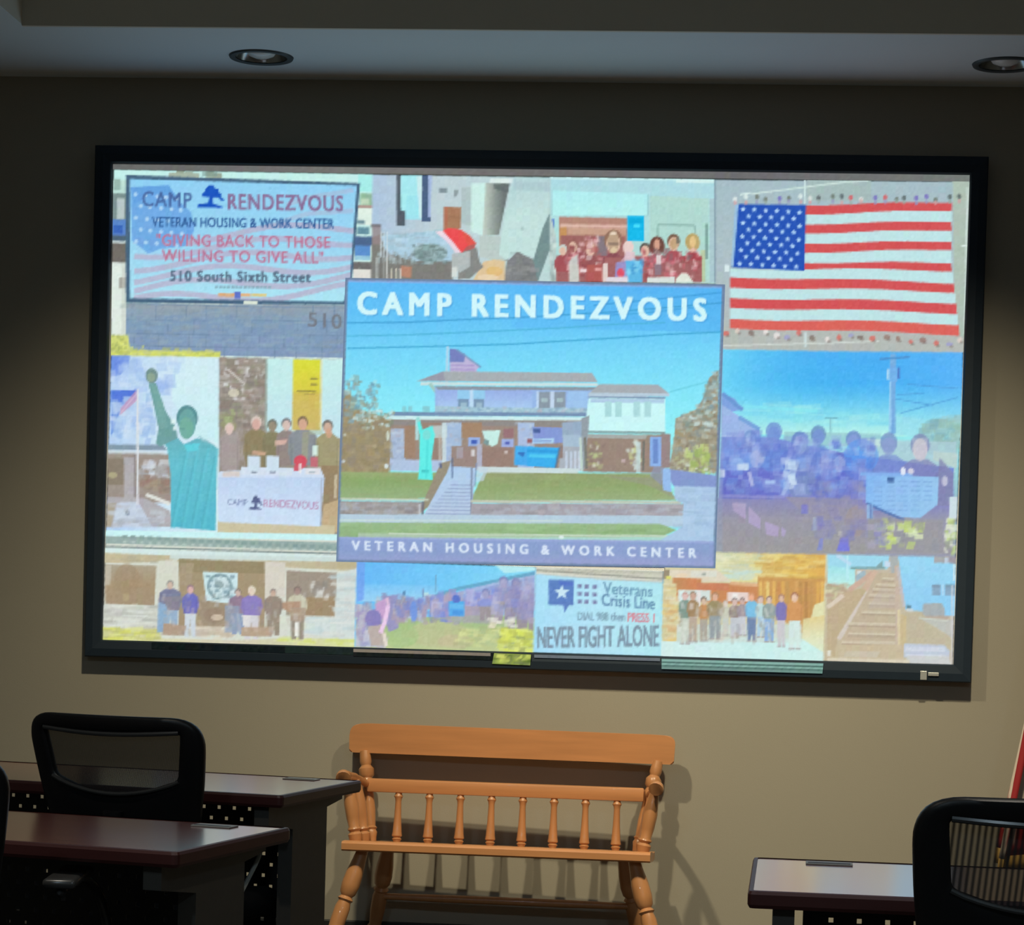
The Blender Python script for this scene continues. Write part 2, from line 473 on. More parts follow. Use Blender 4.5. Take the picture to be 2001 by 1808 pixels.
def panel_mesh(name, quad, label, depth, parent, step=3.0, r=2, grain=1.9):
    (ax, ay), (bx, by), (cx, cy), (dx, dy) = quad
    nu = int(max(math.hypot(bx-ax, by-ay), math.hypot(cx-dx, cy-dy))/step)+2
    nv = int(max(math.hypot(dx-ax, dy-ay), math.hypot(cx-bx, cy-by))/step)+2
    u = np.linspace(0, 1, nu)[None, :]; v = np.linspace(0, 1, nv)[:, None]
    X = (ax*(1-u)+bx*u)*(1-v)+(dx*(1-u)+cx*u)*v; Y = (ay*(1-u)+by*u)*(1-v)+(dy*(1-u)+cy*u)*v
    x0, y0, x1, y1 = bbox(quad)
    sub = blur(CAN[max(0, y0-8):y1+8, max(0, x0-8):x1+8].copy(), r)
    iy = np.clip(((Y-OY)*S).astype(int)-max(0, y0-8), 0, sub.shape[0]-1); ix = np.clip(((X-OX)*S).astype(int)-max(0, x0-8), 0, sub.shape[1]-1)
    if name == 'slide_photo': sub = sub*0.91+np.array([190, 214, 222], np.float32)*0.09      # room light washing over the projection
    rs = np.random.RandomState(int(abs(ax*7+ay*13)) % 100000)
    gx = (X/5.0).astype(int); gy = (Y/5.0).astype(int)
    tab = rs.normal(0, 1, (256, 256, 3)); tab2 = rs.normal(0, 1, (256, 256, 1))
    g1 = tab2[gy % 256, gx % 256]*grain + tab[(Y/14).astype(int) % 256, (X/14).astype(int) % 256]*grain*.55 + rs.normal(0, grain*.5, X.shape)[..., None]
    col = s2l(np.clip(sub[iy, ix]+g1, 0, 255))
    wx, wz = sheet(X, Y)
    me = bpy.data.meshes.new(name)
    V = np.stack([wx, np.full_like(wx, -depth), wz], -1).reshape(-1, 3)
    i = np.arange(nu*nv).reshape(nv, nu)
    F = np.stack([i[1:, :-1], i[1:, 1:], i[:-1, 1:], i[:-1, :-1]], -1).reshape(-1, 4)
    me.vertices.add(len(V)); me.vertices.foreach_set('co', V.ravel())
    me.loops.add(F.size); me.loops.foreach_set('vertex_index', F.ravel())
    me.polygons.add(len(F)); me.polygons.foreach_set('loop_start', np.arange(0, F.size, 4))
    me.update(calc_edges=True)
    at = me.color_attributes.new('slide', 'FLOAT_COLOR', 'POINT')
    rgba = np.ones((len(V), 4), np.float32); rgba[:, :3] = col.reshape(-1, 3)
    at.data.foreach_set('color', rgba.ravel())
    o = link_mesh(name, me, M_SLIDE, parent)
    if label: o['label'] = label
    return o

def C(*a): return a
# ---- the slide's pictures, one after the other --------------------------------------------------
def bottom(x): return 1250.5+(x-201)*0.0298
TOPY = lambda x: 331+(x-222)*0.0131

# 1 street sign with the stone base
def pic_sign():
    q = [(222, 331), (728, 340), (728, 705), (217, 696)]
    panel('slide_photo', q, 'photo of a pale blue street sign on a stone base')
    grad(q, [(0, (196, 242, 236)), (1, (215, 235, 228))])
    # left strip
    rect(219, 352, 246, 380, (190, 225, 215)); rect(222, 350, 236, 372, (150, 180, 170)); rect(219, 378, 246, 430, (120, 140, 140))
    rect(229, 388, 243, 428, (185, 200, 200)); rect(219, 429, 246, 462, (80, 125, 200)); rect(222, 440, 240, 456, (50, 95, 185))
    rect(219, 460, 246, 472, (70, 90, 110)); rect(219, 471, 246, 476, (210, 225, 225)); rect(219, 475, 246, 514, (108, 100, 92))
    rect(217, 513, 248, 660, (226, 236, 226)); rect(233, 542, 246, 564, (165, 160, 150)); rect(238, 515, 246, 700, (200, 205, 195), .5)
    for x, y in ((345, 333), (362, 336), (402, 335), (418, 338)): rect(x, y, x+16, y+12, (150, 165, 145))
    rect(330, 338, 390, 346, (165, 180, 160)); rect(395, 333, 425, 345, (120, 150, 140), .6)
    # right strip
    rect(700, 342, 728, 375, (165, 240, 235)); rect(704, 378, 728, 402, (140, 180, 150)); rect(706, 388, 722, 400, (190, 215, 185)); rect(700, 401, 728, 408, (175, 150, 140))
    rect(700, 407, 728, 440, (226, 242, 230)); rect(698, 430, 713, 438, (110, 140, 150)); rect(698, 444, 722, 458, (95, 140, 155))
    rect(690, 462, 728, 480, (70, 95, 135)); rect(694, 480, 724, 508, (85, 140, 205)); rect(694, 500, 724, 508, (150, 200, 220)); rect(690, 512, 728, 526, (105, 100, 98)); rect(690, 526, 728, 545, (228, 225, 215))
    # sign
    poly([(246, 342), (704, 358), (688, 545), (675, 596), (246, 592)], (62, 92, 120))
    q2 = [(254, 350), (697, 363), (684, 545), (671, 590), (254, 583)]
    grad(q2, [(0, (140, 208, 246)), (.6, (155, 216, 244)), (1, (172, 230, 246))])
    ell(300, 470, 40, 30, (160, 214, 244), .5)
    for w, ph in ((0, 0), (1, .5), (2, 1.1), (3, 1.6), (4, 2.2), (5, 2.9)):
        pts = []
        for k in range(40):
            x = 262+k*11
            y = 470+w*24 + 12*math.sin((x-262)/62.0+ph*1.3) - (x-262)*.06
            pts.append((x, y))
        MASKKEEP = globals()['MASK']
        sel = np.zeros_like(MASKKEEP); bx = bbox(q2); sel[bx[1]:bx[3], bx[0]:bx[2]] = inside(q2, *bx)
        globals()['MASK'] = sel
        line(pts, 11, (186, 172, 200), .75)
        globals()['MASK'] = MASKKEEP
    line([(560, 400), (610, 385), (690, 372)], 9, (176, 180, 208), .5); line([(530, 440), (600, 418), (690, 412)], 9, (176, 180, 208), .5)
    poly([(256, 366), (330, 362), (352, 395), (374, 415), (380, 450), (362, 482), (315, 486), (290, 496), (258, 470)], (98, 160, 228), .85)
    poly([(256, 366), (330, 362), (345, 385), (300, 380), (262, 400)], (84, 150, 222), .5)
    r = random.Random(3)
    for i in range(5):
        for j in range(5):
            ell(266+i*20+(j % 2)*9+r.uniform(-2, 2), 380+j*23+i*2, 4.2, 4.2, (176, 216, 248), .95, 8)
    text('CAMP', 278, 403, 375, 406, 29, (66, 98, 158), .012, 1.12)
    pine(412, 384, 52, 44, (14, 74, 190))
    text('RENDEZVOUS', 445, 409, 671, 413, 30, (134, 104, 146), .018, 1.12)
    text('VETERAN HOUSING & WORK CENTER', 297, 443, 653, 447, 19, (40, 86, 148), .014, 1.05)
    text('"GIVING BACK TO THOSE', 306, 480, 645, 485, 23, (190, 108, 142), .012, 1.08)
    text('WILLING TO GIVE ALL"', 316, 510, 632, 515, 23, (190, 108, 142), .012, 1.08)
    text('510 South Sixth Street', 332, 549, 608, 552, 20, (84, 104, 128), .03, 1.15)
    for x in range(420, 526, 8): rect(x, 559, x+6, 564, (125, 160, 175), .8)
    rect(427, 573, 458, 580, (220, 170, 120)); rect(458, 570, 470, 584, (90, 110, 200)); rect(470, 573, 490, 580, (225, 180, 130)); rect(492, 574, 521, 579, (225, 205, 130))
    rect(476, 588, 504, 598, (222, 232, 215))
    # stone base
    q3 = [(247, 593), (675, 597), (672, 700), (245, 692)]
    grad(q3, [(0, (150, 160, 168)), (.35, (124, 152, 182)), (1, (128, 150, 186))])
    for y in (596, 624, 652, 676): line([(247, y), (672, y+5)], 2.2, (104, 130, 160), .7)
    for i, y in enumerate((596, 624, 652, 676)):
        for k in range(9):
            x = 262+k*50+(i % 2)*25+rng.uniform(-9, 9)
            if x < 668: line([(x, y+1), (x-1, y+27)], 2.2, (104, 130, 158), .7)
    mottle(q3, [(138, 168, 190), (116, 144, 178), (150, 168, 176), (134, 150, 160)], 260, (8, 34), (3, 9), .45, 5)
    text('510', 602, 638, 668, 643, 28, (112, 116, 126), .01, 1.05)
    grad([(216, 655), (250, 655), (255, 684), (430, 688), (430, 702), (216, 700)], [(0, (208, 216, 120)), (1, (214, 220, 96))])
    mottle([(216, 665), (250, 676), (430, 686), (430, 700), (216, 698)], [(226, 232, 110), (180, 190, 90), (200, 205, 130)], 60, (4, 16), (3, 7), .8, 8)
    mottle([(216, 655), (246, 655), (246, 700), (216, 700)], [(170, 180, 90), (220, 226, 120), (150, 160, 90)], 26, (4, 9), (4, 8), .8, 9)

# 2 bedroom
def pic_room():
    q = [(728, 341), (1076, 346), (1076, 552), (726, 546)]
    panel('slide_photo', q, 'photo of a bedroom with a red folded blanket on the bed')
    f = lambda X, Y: (700+X/5.266, 320+Y/5.266)
    g = lambda L: [f(*p) for p in L]
    grad(q, [(0, (172, 196, 222)), (.35, (190, 208, 214)), (1, (190, 218, 216))], 0)
    poly(g([(440, 115), (660, 115), (660, 575), (440, 575)]), (166, 236, 242))
    poly(g([(500, 330), (660, 330), (660, 575), (480, 575)]), (150, 226, 240), .6); poly(g([(600, 130), (660, 130), (660, 560), (630, 560)]), (205, 238, 240))
    poly(g([(395, 115), (436, 115), (440, 480), (485, 490), (485, 640), (395, 640)]), (78, 88, 98))
    poly(g([(658, 115), (722, 115), (722, 550), (748, 555), (748, 595), (655, 595)]), (66, 88, 124))
    poly(g([(720, 115), (760, 115), (745, 550), (722, 550)]), (165, 185, 225))
    poly(g([(835, 250), (915, 250), (915, 300), (835, 300)]), (124, 140, 146)); poly(g([(985, 268), (1035, 268), (1015, 340), (985, 340)]), (140, 155, 158))
    poly(g([(1065, 240), (1165, 240), (1165, 640), (1065, 620)]), (176, 196, 196))
    poly(g([(1165, 200), (1310, 200), (1280, 740), (1160, 700)]), (206, 240, 232))
    grad(g([(1310, 200), (1560, 205), (1450, 730), (1280, 740)]), [(0, (200, 212, 200)), (.45, (140, 150, 144)), (.8, (100, 108, 106)), (1, (112, 120, 118))], 0)
    poly(g([(1390, 205), (1560, 205), (1545, 300), (1400, 260)]), (92, 102, 102), .8)
    poly(g([(1360, 150), (1600, 158), (1600, 200), (1350, 198)]), (222, 238, 235))
    grad(g([(1600, 135), (1975, 145), (1950, 500), (1810, 960), (1700, 930), (1640, 905), (1520, 985), (1440, 930), (1500, 600)]), [(0, (180, 212, 214)), (.5, (196, 226, 222)), (1, (196, 228, 222))])
    poly(g([(1605, 180), (1970, 190), (1970, 285), (1600, 270)]), (172, 200, 205), .8); ell(*f(1690, 670), 3, 4, (170, 200, 196))
    poly(g([(1250, 740), (1470, 745), (1450, 940), (1530, 1000), (1380, 990), (1250, 960)]), (188, 204, 198))
    poly(g([(1976, 500), (1985, 850), (1850, 1215), (1800, 1000), (1900, 660)]), (112, 138, 138))
    poly(g([(1640, 905), (1800, 985), (1850, 1215), (1500, 1215), (1530, 1010)]), (124, 124, 124)); mottle(g([(1640, 905), (1800, 985), (1850, 1200), (1500, 1200), (1530, 1010)]), [(150, 150, 150), (105, 105, 108)], 30, (6, 22), (3, 8), .5, 4)
    poly(g([(1180, 1200), (1290, 1010), (1400, 985), (1510, 1000), (1510, 1200)]), (226, 196, 150)); ell(*f(1400, 1110), 16, 10, (228, 184, 110), .8); ell(*f(1330, 1170), 20, 6, (238, 214, 180), .8)
    # bed
    poly(g([(140, 760), (250, 720), (960, 900), (975, 1215), (130, 1215)]), (122, 120, 114))
    poly(g([(230, 740), (830, 690), (980, 890), (960, 1000), (560, 1000), (290, 920)]), (172, 206, 226))
    mottle(g([(240, 730), (830, 690), (940, 880), (620, 870), (290, 900)]), [(150, 190, 205), (190, 220, 238), (160, 180, 190)], 40, (8, 26), (3, 7), .6, 5)
    ell(*f(740, 920), 34, 18, (122, 146, 146), .95); mottle(g([(560, 840), (900, 840), (900, 1030), (560, 1030)]), [(105, 128, 128), (150, 178, 182), (92, 110, 110), (176, 206, 212)], 60, (5, 14), (3, 8), .6, 6)
    mottle(g([(180, 900), (560, 930), (560, 1030), (180, 1010)]), [(150, 165, 165), (110, 112, 108), (190, 205, 210)], 46, (3, 8), (5, 14), .6, 7)
    poly(g([(440, 1050), (550, 1060), (545, 1180), (440, 1160)]), (184, 128, 104))
    for X, c in ((185, (200, 205, 200)), (225, (110, 105, 100)), (258, (150, 150, 145)), (290, (210, 210, 205)), (335, (205, 200, 180)), (385, (215, 210, 190)), (425, (230, 225, 215))):
        poly(g([(X, 960 if X < 330 else 1080), (X+16, 960 if X < 330 else 1080), (X+16, 1190), (X, 1190)]), c, .85)
    for X in (228, 255, 290): poly(g([(X, 700), (X+14, 700), (X+14, 960), (X, 960)]), (215, 228, 232), .7)
    poly(g([(140, 640), (235, 640), (230, 830), (150, 830)]), (150, 130, 130), .8); poly(g([(90, 625), (235, 625), (235, 655), (90, 655)]), (110, 105, 105), .9)
    poly(g([(1040, 900), (1220, 860), (1250, 1010), (1290, 1060), (1150, 1180), (1030, 1190)]), (130, 132, 128)); poly(g([(960, 930), (1150, 900), (1150, 1060), (1050, 1120), (960, 1060)]), (178, 186, 184)); poly(g([(960, 1065), (1020, 1065), (1020, 1170), (960, 1170)]), (216, 222, 216))
    poly(g([(880, 442), (1060, 450), (1055, 670), (880, 690)]), (166, 116, 84)); poly(g([(880, 442), (925, 442), (925, 690), (880, 690)]), (176, 106, 78)); line(g([(930, 550), (1050, 555)]), 2, (140, 95, 70), .7)
    poly(g([(790, 700), (880, 690), (1070, 915), (1000, 910), (900, 790)]), (240, 214, 228)); 
    poly(g([(870, 690), (930, 660), (1060, 680), (1150, 740), (1215, 820), (1195, 870), (1060, 915), (970, 800)]), (240, 70, 72)); poly(g([(1060, 690), (1150, 740), (1215, 820), (1130, 850)]), (226, 80, 66), .8); poly(g([(1120, 850), (1215, 820), (1190, 870), (1070, 912)]), (160, 96, 90), .8)

# 3 group in red vests
def pic_vests():
    q = [(1076, 346), (1397, 351), (1397, 556), (1076, 550)]
    panel('slide_photo', q, 'photo of a group of people in dark red vests indoors')
    f = lambda X, Y: (1060+X/5.558, 320+Y/5.558)
    g = lambda L: [f(*p) for p in L]
    grad(q, [(0, (172, 218, 228)), (.5, (172, 224, 222)), (1, (176, 214, 208))])
    poly(g([(90, 140), (1880, 165), (1880, 190), (90, 170)]), (196, 238, 238)); poly(g([(1450, 170), (1880, 178), (1880, 210), (1450, 205)]), (220, 246, 240), .8)
    grad(g([(110, 290), (1145, 330), (1140, 560), (110, 560)]), [(0, (176, 238, 242)), (1, (182, 244, 240))]); line(g([(1150, 330), (1150, 560)]), 2, (140, 190, 190))
    poly(g([(1165, 350), (1810, 380), (1810, 1290), (1165, 1290)]), (176, 218, 208))
    for a, b in (((1255, 660), (1650, 670)), ((1255, 660), (1250, 1000)), ((1655, 670), (1660, 760))): line(g([a, b]), 4, (140, 182, 172), .9)
    poly(g([(1770, 650), (1800, 650), (1800, 1040), (1770, 1040)]), (120, 158, 150)); poly(g([(1720, 940), (1770, 940), (1770, 1290), (1730, 1290)]), (186, 200, 150), .8); poly(g([(1815, 380), (1880, 380), (1880, 1290), (1815, 1290)]), (170, 200, 206)); line(g([(1875, 170), (1875, 1290)]), 4, (128, 150, 164))
    poly(g([(0, 150), (85, 150), (85, 550), (0, 700)]), (175, 195, 195)); poly(g([(80, 600), (130, 600), (130, 720), (80, 720)]), (76, 120, 200)); poly(g([(0, 700), (90, 560), (150, 800), (150, 1290), (0, 1290)]), (186, 206, 202)); mottle(g([(0, 800), (150, 800), (150, 1280), (0, 1280)]), [(225, 240, 235), (140, 160, 158), (160, 180, 180)], 26, (4, 8), (8, 22), .8, 2)
    poly(g([(180, 575), (920, 590), (920, 900), (180, 900)]), (180, 130, 112)); poly(g([(190, 655), (920, 668), (920, 700), (190, 690)]), (226, 184, 168)); poly(g([(190, 690), (260, 690), (260, 830), (190, 830)]), (198, 142, 84)); poly(g([(270, 700), (910, 705), (910, 770), (270, 770)]), (202, 156, 132)); poly(g([(200, 780), (900, 790), (900, 1290), (200, 1290)]), (158, 96, 92))
    poly(g([(600, 790), (700, 790), (700, 1000), (600, 1000)]), (130, 112, 120))
    red, sk = (164, 74, 80), (232, 190, 178)
    poly(g([(150, 1000), (1730, 1000), (1730, 1290), (150, 1290)]), (160, 92, 92))
    for X, Y, hh, w, top, hair in ((220, 880, 120, 190, red, (200, 214, 208)), (330, 820, 150, 190, (176, 100, 106), (150, 92, 84)), (520, 830, 170, 230, (150, 78, 78), (176, 110, 100)), (770, 720, 250, 270, (138, 70, 80), (146, 104, 84)),
                            (930, 850, 150, 170, (196, 150, 160), (206, 160, 156)), (1115, 860, 150, 180, (176, 84, 88), (88, 82, 76)), (1245, 790, 190, 210, (190, 92, 104), (110, 66, 56)), (1425, 765, 180, 230, (172, 76, 84), (116, 86, 66)), (1630, 760, 200, 230, (168, 62, 72), (186, 160, 96))):
        x, y = f(X, Y)
        man(x, y, hh/5.558, 96, w/5.558, (228, 186, 164), hair, top, None)
    # long fair hair, collars, badges
    for X, Y, c in ((1600, 860, (186, 160, 96)), (1670, 860, (190, 164, 104)), (1200, 900, (104, 62, 52)), (1290, 900, (104, 62, 52))): ell(*f(X, Y), 7, 13, c)
    ell(*f(1632, 850), 6, 11, (232, 196, 130)); ell(*f(1244, 880), 6, 11, (216, 158, 132)); ell(*f(1425, 870), 7, 11, (196, 160, 120)); rect(*f(1455, 800), *f(1490, 870), (110, 104, 90))
    ell(*f(770, 850), 11, 22, (190, 158, 128)); rect(*f(735, 745), *f(800, 772), (238, 214, 192)); rect(*f(715, 860), *f(830, 880), (120, 96, 84)); ell(*f(775, 940), 6, 6, (226, 198, 160))
    mottle(g([(280, 800), (600, 800), (660, 1250), (400, 1270), (280, 1240)]), [(240, 196, 196), (226, 150, 150), (140, 60, 64), (236, 222, 216), (176, 82, 84)], 70, (4, 12), (4, 14), .75, 12)
    mottle(g([(1080, 930), (1730, 950), (1720, 1260), (1080, 1260)]), [(222, 130, 140), (150, 60, 66), (206, 100, 110), (126, 96, 100), (240, 200, 200)], 80, (4, 11), (5, 16), .65, 13)
    poly(g([(290, 1060), (385, 980), (400, 1290), (290, 1290)]), (206, 214, 206), .9); poly(g([(660, 1080), (710, 1080), (710, 1290), (640, 1290)]), (236, 220, 214), .9)
    poly(g([(480, 1100), (650, 1090), (655, 1290), (480, 1290)]), (176, 82, 78), .95); rect(*f(405, 1140), *f(480, 1180), (240, 214, 214)); rect(*f(570, 1135), *f(640, 1160), (240, 170, 165))
    poly(g([(1240, 990), (1290, 990), (1290, 1090), (1240, 1090)]), (222, 206, 206)); poly(g([(1220, 1090), (1290, 1090), (1290, 1210), (1220, 1210)]), (140, 114, 124))
    ell(*f(935, 905), 10, 13, (238, 208, 202)); poly(g([(900, 950), (1000, 960), (1000, 1060), (890, 1060)]), (226, 196, 204))
    poly(g([(800, 1070), (930, 1060), (910, 1290), (780, 1290)]), (150, 140, 196)); ell(*f(850, 1190), 7, 10, (226, 74, 96)); poly(g([(900, 1050), (1080, 1050), (1085, 1290), (930, 1290)]), (88, 182, 230)); mottle(g([(900, 1050), (1080, 1050), (1085, 1280), (930, 1280)]), [(140, 220, 246), (64, 150, 210)], 16, (5, 10), (5, 12), .7, 3)
    poly(g([(700, 1235), (930, 1225), (930, 1290), (690, 1290)]), (226, 216, 224)); poly(g([(1140, 1235), (1440, 1230), (1440, 1290), (1140, 1290)]), (220, 228, 222)); poly(g([(1450, 1250), (1510, 1190), (1570, 1190), (1640, 1290), (1450, 1290)]), (228, 236, 220))
    rect(*f(920, 565), *f(1105, 838), (12, 184, 238)); rect(*f(940, 590), *f(1085, 650), (0, 166, 220), .8); rect(*f(990, 655), *f(1060, 695), (60, 224, 255))

# 4 flag picture
def pic_flag():
    q = [(1397, 351), (1895, 355), (1882, 690), (1397, 684)]
    panel('slide_photo', q, 'photo of a large striped national flag held up by a crowd')
    f = lambda X, Y: (1390+X/3.848, 330+Y/3.848)
    g = lambda L: [f(*p) for p in L]
    grad(q, [(0, (164, 188, 196)), (.5, (172, 190, 196)), (1, (180, 186, 182))]); poly(g([(1815, 90), (1950, 90), (1900, 1380), (1830, 1200)]), (174, 190, 176)); poly(g([(715, 80), (1200, 85), (1200, 240), (715, 240)]), (164, 186, 184))
    poly(g([(80, 1190), (1900, 1260), (1900, 1380), (80, 1340)]), (180, 184, 178))
    line(g([(300, 190), (1000, 100), (1180, 88)]), 3, (214, 236, 228), .9); line(g([(705, 80), (705, 270)]), 3, (208, 234, 230)); line(g([(708, 1230), (708, 1340)]), 5, (206, 222, 222)); line(g([(90, 1330), (900, 1310), (1260, 1296)]), 3, (214, 222, 216), .8); line(g([(1925, 140), (1905, 1240)]), 3, (210, 225, 220)); line(g([(1880, 580), (1925, 582)]), 3, (225, 240, 235)); rect(*f(100, 722), *f(135, 775), (220, 236, 240)); line(g([(215, 195), (300, 180)]), 3, (220, 240, 235))
    def wavey(t, base, amp): return base+amp*math.sin(t*2*math.pi*1.15+.4)
    redc, red2, wh = (214, 74, 76), (222, 92, 82), (192, 230, 232)
    # upper seven stripes: left edge at x=712, right edge slightly outward; lower six from the hoist
    yl = [272, 342, 416, 484, 560, 630, 705, 768]; yr = [250, 312, 395, 460, 545, 606, 705, 768]
    def stripe(x0, x1, a0, a1, b0, b1, c, amp):
        n = 16
        top = [(x0+(x1[0]-x0)*k/n, wavey(k/n, a0+(b0-a0)*k/n, amp)) for k in range(n+1)]
        bot = [(x0+(x1[1]-x0)*k/n, wavey(k/n, a1+(b1-a1)*k/n, amp)) for k in range(n+1)]
        poly(g(top+bot[::-1]), c)
    for i in range(7): stripe(690, (1810-(8 if i > 1 else 0), 1808), yl[i], yl[i+1], yr[i], yr[i+1], redc if i % 2 == 0 else wh, 6)
    zl = [748, 812, 890, 968, 1042, 1125, 1196]; zr = [766, 858, 926, 1008, 1086, 1168, 1248]
    for i in range(6): stripe(140, (1815+i*9, 1820+i*9), zl[i], zl[i+1], zr[i], zr[i+1], wh if i % 2 == 0 else (red2 if i > 3 else redc), 9)
    poly(g([(200, 266), (712, 272), (700, 768), (152, 742)]), (28, 74, 180)); poly(g([(180, 270), (205, 268), (165, 742), (148, 720)]), (150, 190, 226))
    for r_ in range(9):
        Y = 305+r_*51; six = r_ % 2 == 0; n = 6 if six else 5
        sh = -5*max(0, r_-3)
        for k in range(n):
            X = (238 if six else 280)+sh+k*85; yy = Y+k*5-(0 if r_ else 2)
            cx, cy = f(X, yy)
            star = []
            for j in range(10):
                rr = 5.6 if j % 2 == 0 else 2.9
                a = -math.pi/2+j*math.pi/5; star.append((cx+rr*math.cos(a), cy+rr*math.sin(a)))
            poly(star, (176, 212, 250))
    r = random.Random(11)
    for k in range(22):
        X = 180+k*80+r.uniform(-14, 14); c = r.choice([(90, 100, 100), (220, 226, 222), (210, 90, 96), (120, 110, 190), (226, 240, 235), (240, 215, 220), (110, 120, 110)])
        ell(*f(X, 222+r.uniform(-16, 12)), 4.4, 5.5, c, .9, 8)
        ell(*f(X, 250+r.uniform(-8, 8)), 3.4, 4.5, r.choice([(150, 150, 190), (210, 160, 160), (150, 170, 160)]), .8, 8)
    for k in range(20):
        X = 120+k*92+r.uniform(-18, 18); Y = 1215+k*4.2+r.uniform(-8, 34)
        c = r.choice([(150, 120, 110), (235, 228, 222), (214, 110, 100), (160, 160, 205), (130, 116, 108), (225, 205, 195), (190, 160, 130)])
        ell(*f(X, Y), r.uniform(4, 7.5), r.uniform(4, 7), c, .9, 8); ell(*f(X+14, Y+18), 4, 3, (120, 104, 96), .5, 8)
    rect(1397, 352, 1399, 684, (135, 160, 172))

# 5 teal statue
def pic_statue():
    q = [(217, 695), (430, 699), (430, 1042), (207, 1038)]
    panel('slide_photo', q, 'photo of a teal robed statue with a raised arm')
    f = lambda X, Y: (190+X/4.0837, 680+Y/4.0837)
    g = lambda L: [f(*p) for p in L]
    grad(q, [(0, (176, 206, 244)), (.5, (206, 230, 246)), (1, (214, 240, 244))], 0)
    grad(g([(600, 70), (980, 75), (960, 760), (780, 700), (600, 420)]), [(0, (212, 238, 246)), (1, (204, 242, 246))])
    poly(g([(110, 60), (260, 62), (250, 150), (180, 220), (110, 230)]), (104, 140, 228)); mottle(g([(110, 60), (700, 70), (560, 340), (110, 330)]), [(150, 182, 238), (214, 230, 246), (170, 200, 242), (190, 214, 244)], 60, (10, 26), (8, 26), .5, 21)
    grad(g([(110, 340), (330, 335), (320, 400), (180, 520), (110, 720)]), [(0, (74, 112, 218)), (1, (110, 150, 226))]); mottle(g([(110, 420), (470, 380), (470, 760), (110, 760)]), [(190, 214, 242), (160, 190, 236), (214, 228, 246), (140, 176, 230)], 60, (8, 24), (8, 26), .55, 22)
    poly(g([(310, 340), (318, 420), (180, 540), (190, 480)]), (196, 150, 186), .8); line(g([(180, 530), (320, 360)]), 3, (214, 190, 214), .7)
    poly(g([(80, 770), (520, 775), (560, 815), (80, 815)]), (128, 150, 166)); poly(g([(80, 815), (540, 825), (540, 850), (80, 838)]), (206, 218, 224)); poly(g([(80, 840), (590, 850), (600, 1240), (80, 1230)]), (156, 142, 132))
    poly(g([(80, 880), (225, 880), (215, 1095), (80, 1095)]), (136, 122, 104)); poly(g([(215, 870), (300, 875), (300, 1240), (215, 1200)]), (176, 170, 172)); ell(*f(125, 1015), 9, 6, (180, 172, 130), .8)
    mottle(g([(350, 900), (560, 900), (560, 1040), (350, 1040)]), [(200, 208, 220), (170, 168, 172), (220, 226, 232)], 30, (8, 20), (4, 12), .8, 23); mottle(g([(350, 1010), (570, 1030), (570, 1160), (360, 1120)]), [(150, 118, 104), (164, 150, 128), (140, 124, 110)], 40, (8, 22), (4, 14), .7, 24)
    poly(g([(80, 1190), (380, 1200), (580, 1300), (600, 1430), (80, 1430)]), (176, 172, 176)); poly(g([(160, 1235), (330, 1230), (440, 1430), (120, 1430)]), (196, 208, 226)); line(g([(390, 1170), (580, 1245)]), 7, (226, 226, 220)); ell(*f(243, 1315), 4, 6, (110, 120, 140)); poly(g([(80, 1240), (150, 1240), (110, 1430), (70, 1430)]), (172, 160, 140)); mottle(g([(130, 1240), (560, 1290), (580, 1420), (110, 1420)]), [(206, 218, 230), (170, 176, 186), (186, 186, 190)], 50, (10, 26), (4, 10), .5, 25)
    line(g([(322, 330), (322, 1250)]), 4, (222, 226, 230)); line(g([(300, 850), (303, 1190)]), 4, (130, 120, 120), .7)
    # the figure
    grad(g([(480, 700), (560, 690), (620, 690), (690, 770), (800, 720), (880, 745), (960, 800), (945, 1460), (590, 1430), (585, 1000), (560, 800)]), [(0, (100, 176, 186)), (.3, (96, 190, 206)), (1, (78, 182, 204))])
    for X in (640, 720, 800, 880): line(g([(X+90, 800), (X-30, 1440)]), 5, (92, 200, 216), .45); line(g([(X+60, 860), (X-50, 1440)]), 4, (74, 164, 180), .4)
    poly(g([(410, 285), (470, 280), (545, 500), (630, 640), (640, 720), (500, 790), (470, 760), (490, 640), (450, 450)]), (106, 158, 156)); poly(g([(430, 290), (470, 285), (540, 510), (560, 640), (500, 650), (460, 440)]), (120, 170, 164), .6)
    ell(*f(435, 222), 12, 15, (112, 142, 138)); ell(*f(432, 235), 8, 9, (140, 164, 140)); 
    ell(*f(718, 560), 21, 25, (84, 140, 144)); ell(*f(718, 605), 17, 29, (102, 164, 162)); ell(*f(712, 640), 14, 22, (112, 172, 156)); rect(*f(655, 640), *f(700, 652), (86, 140, 140), .6); rect(*f(590, 570), *f(625, 606), (226, 246, 244)); rect(*f(605, 628), *f(636, 658), (216, 236, 236)); poly(g([(690, 770), (820, 760), (800, 820), (720, 830)]), (92, 206, 222))
    poly(g([(800, 690), (930, 770), (960, 790), (830, 740)]), (140, 190, 200), .7)
    rect(428, 700, 431, 1040, (150, 160, 170))

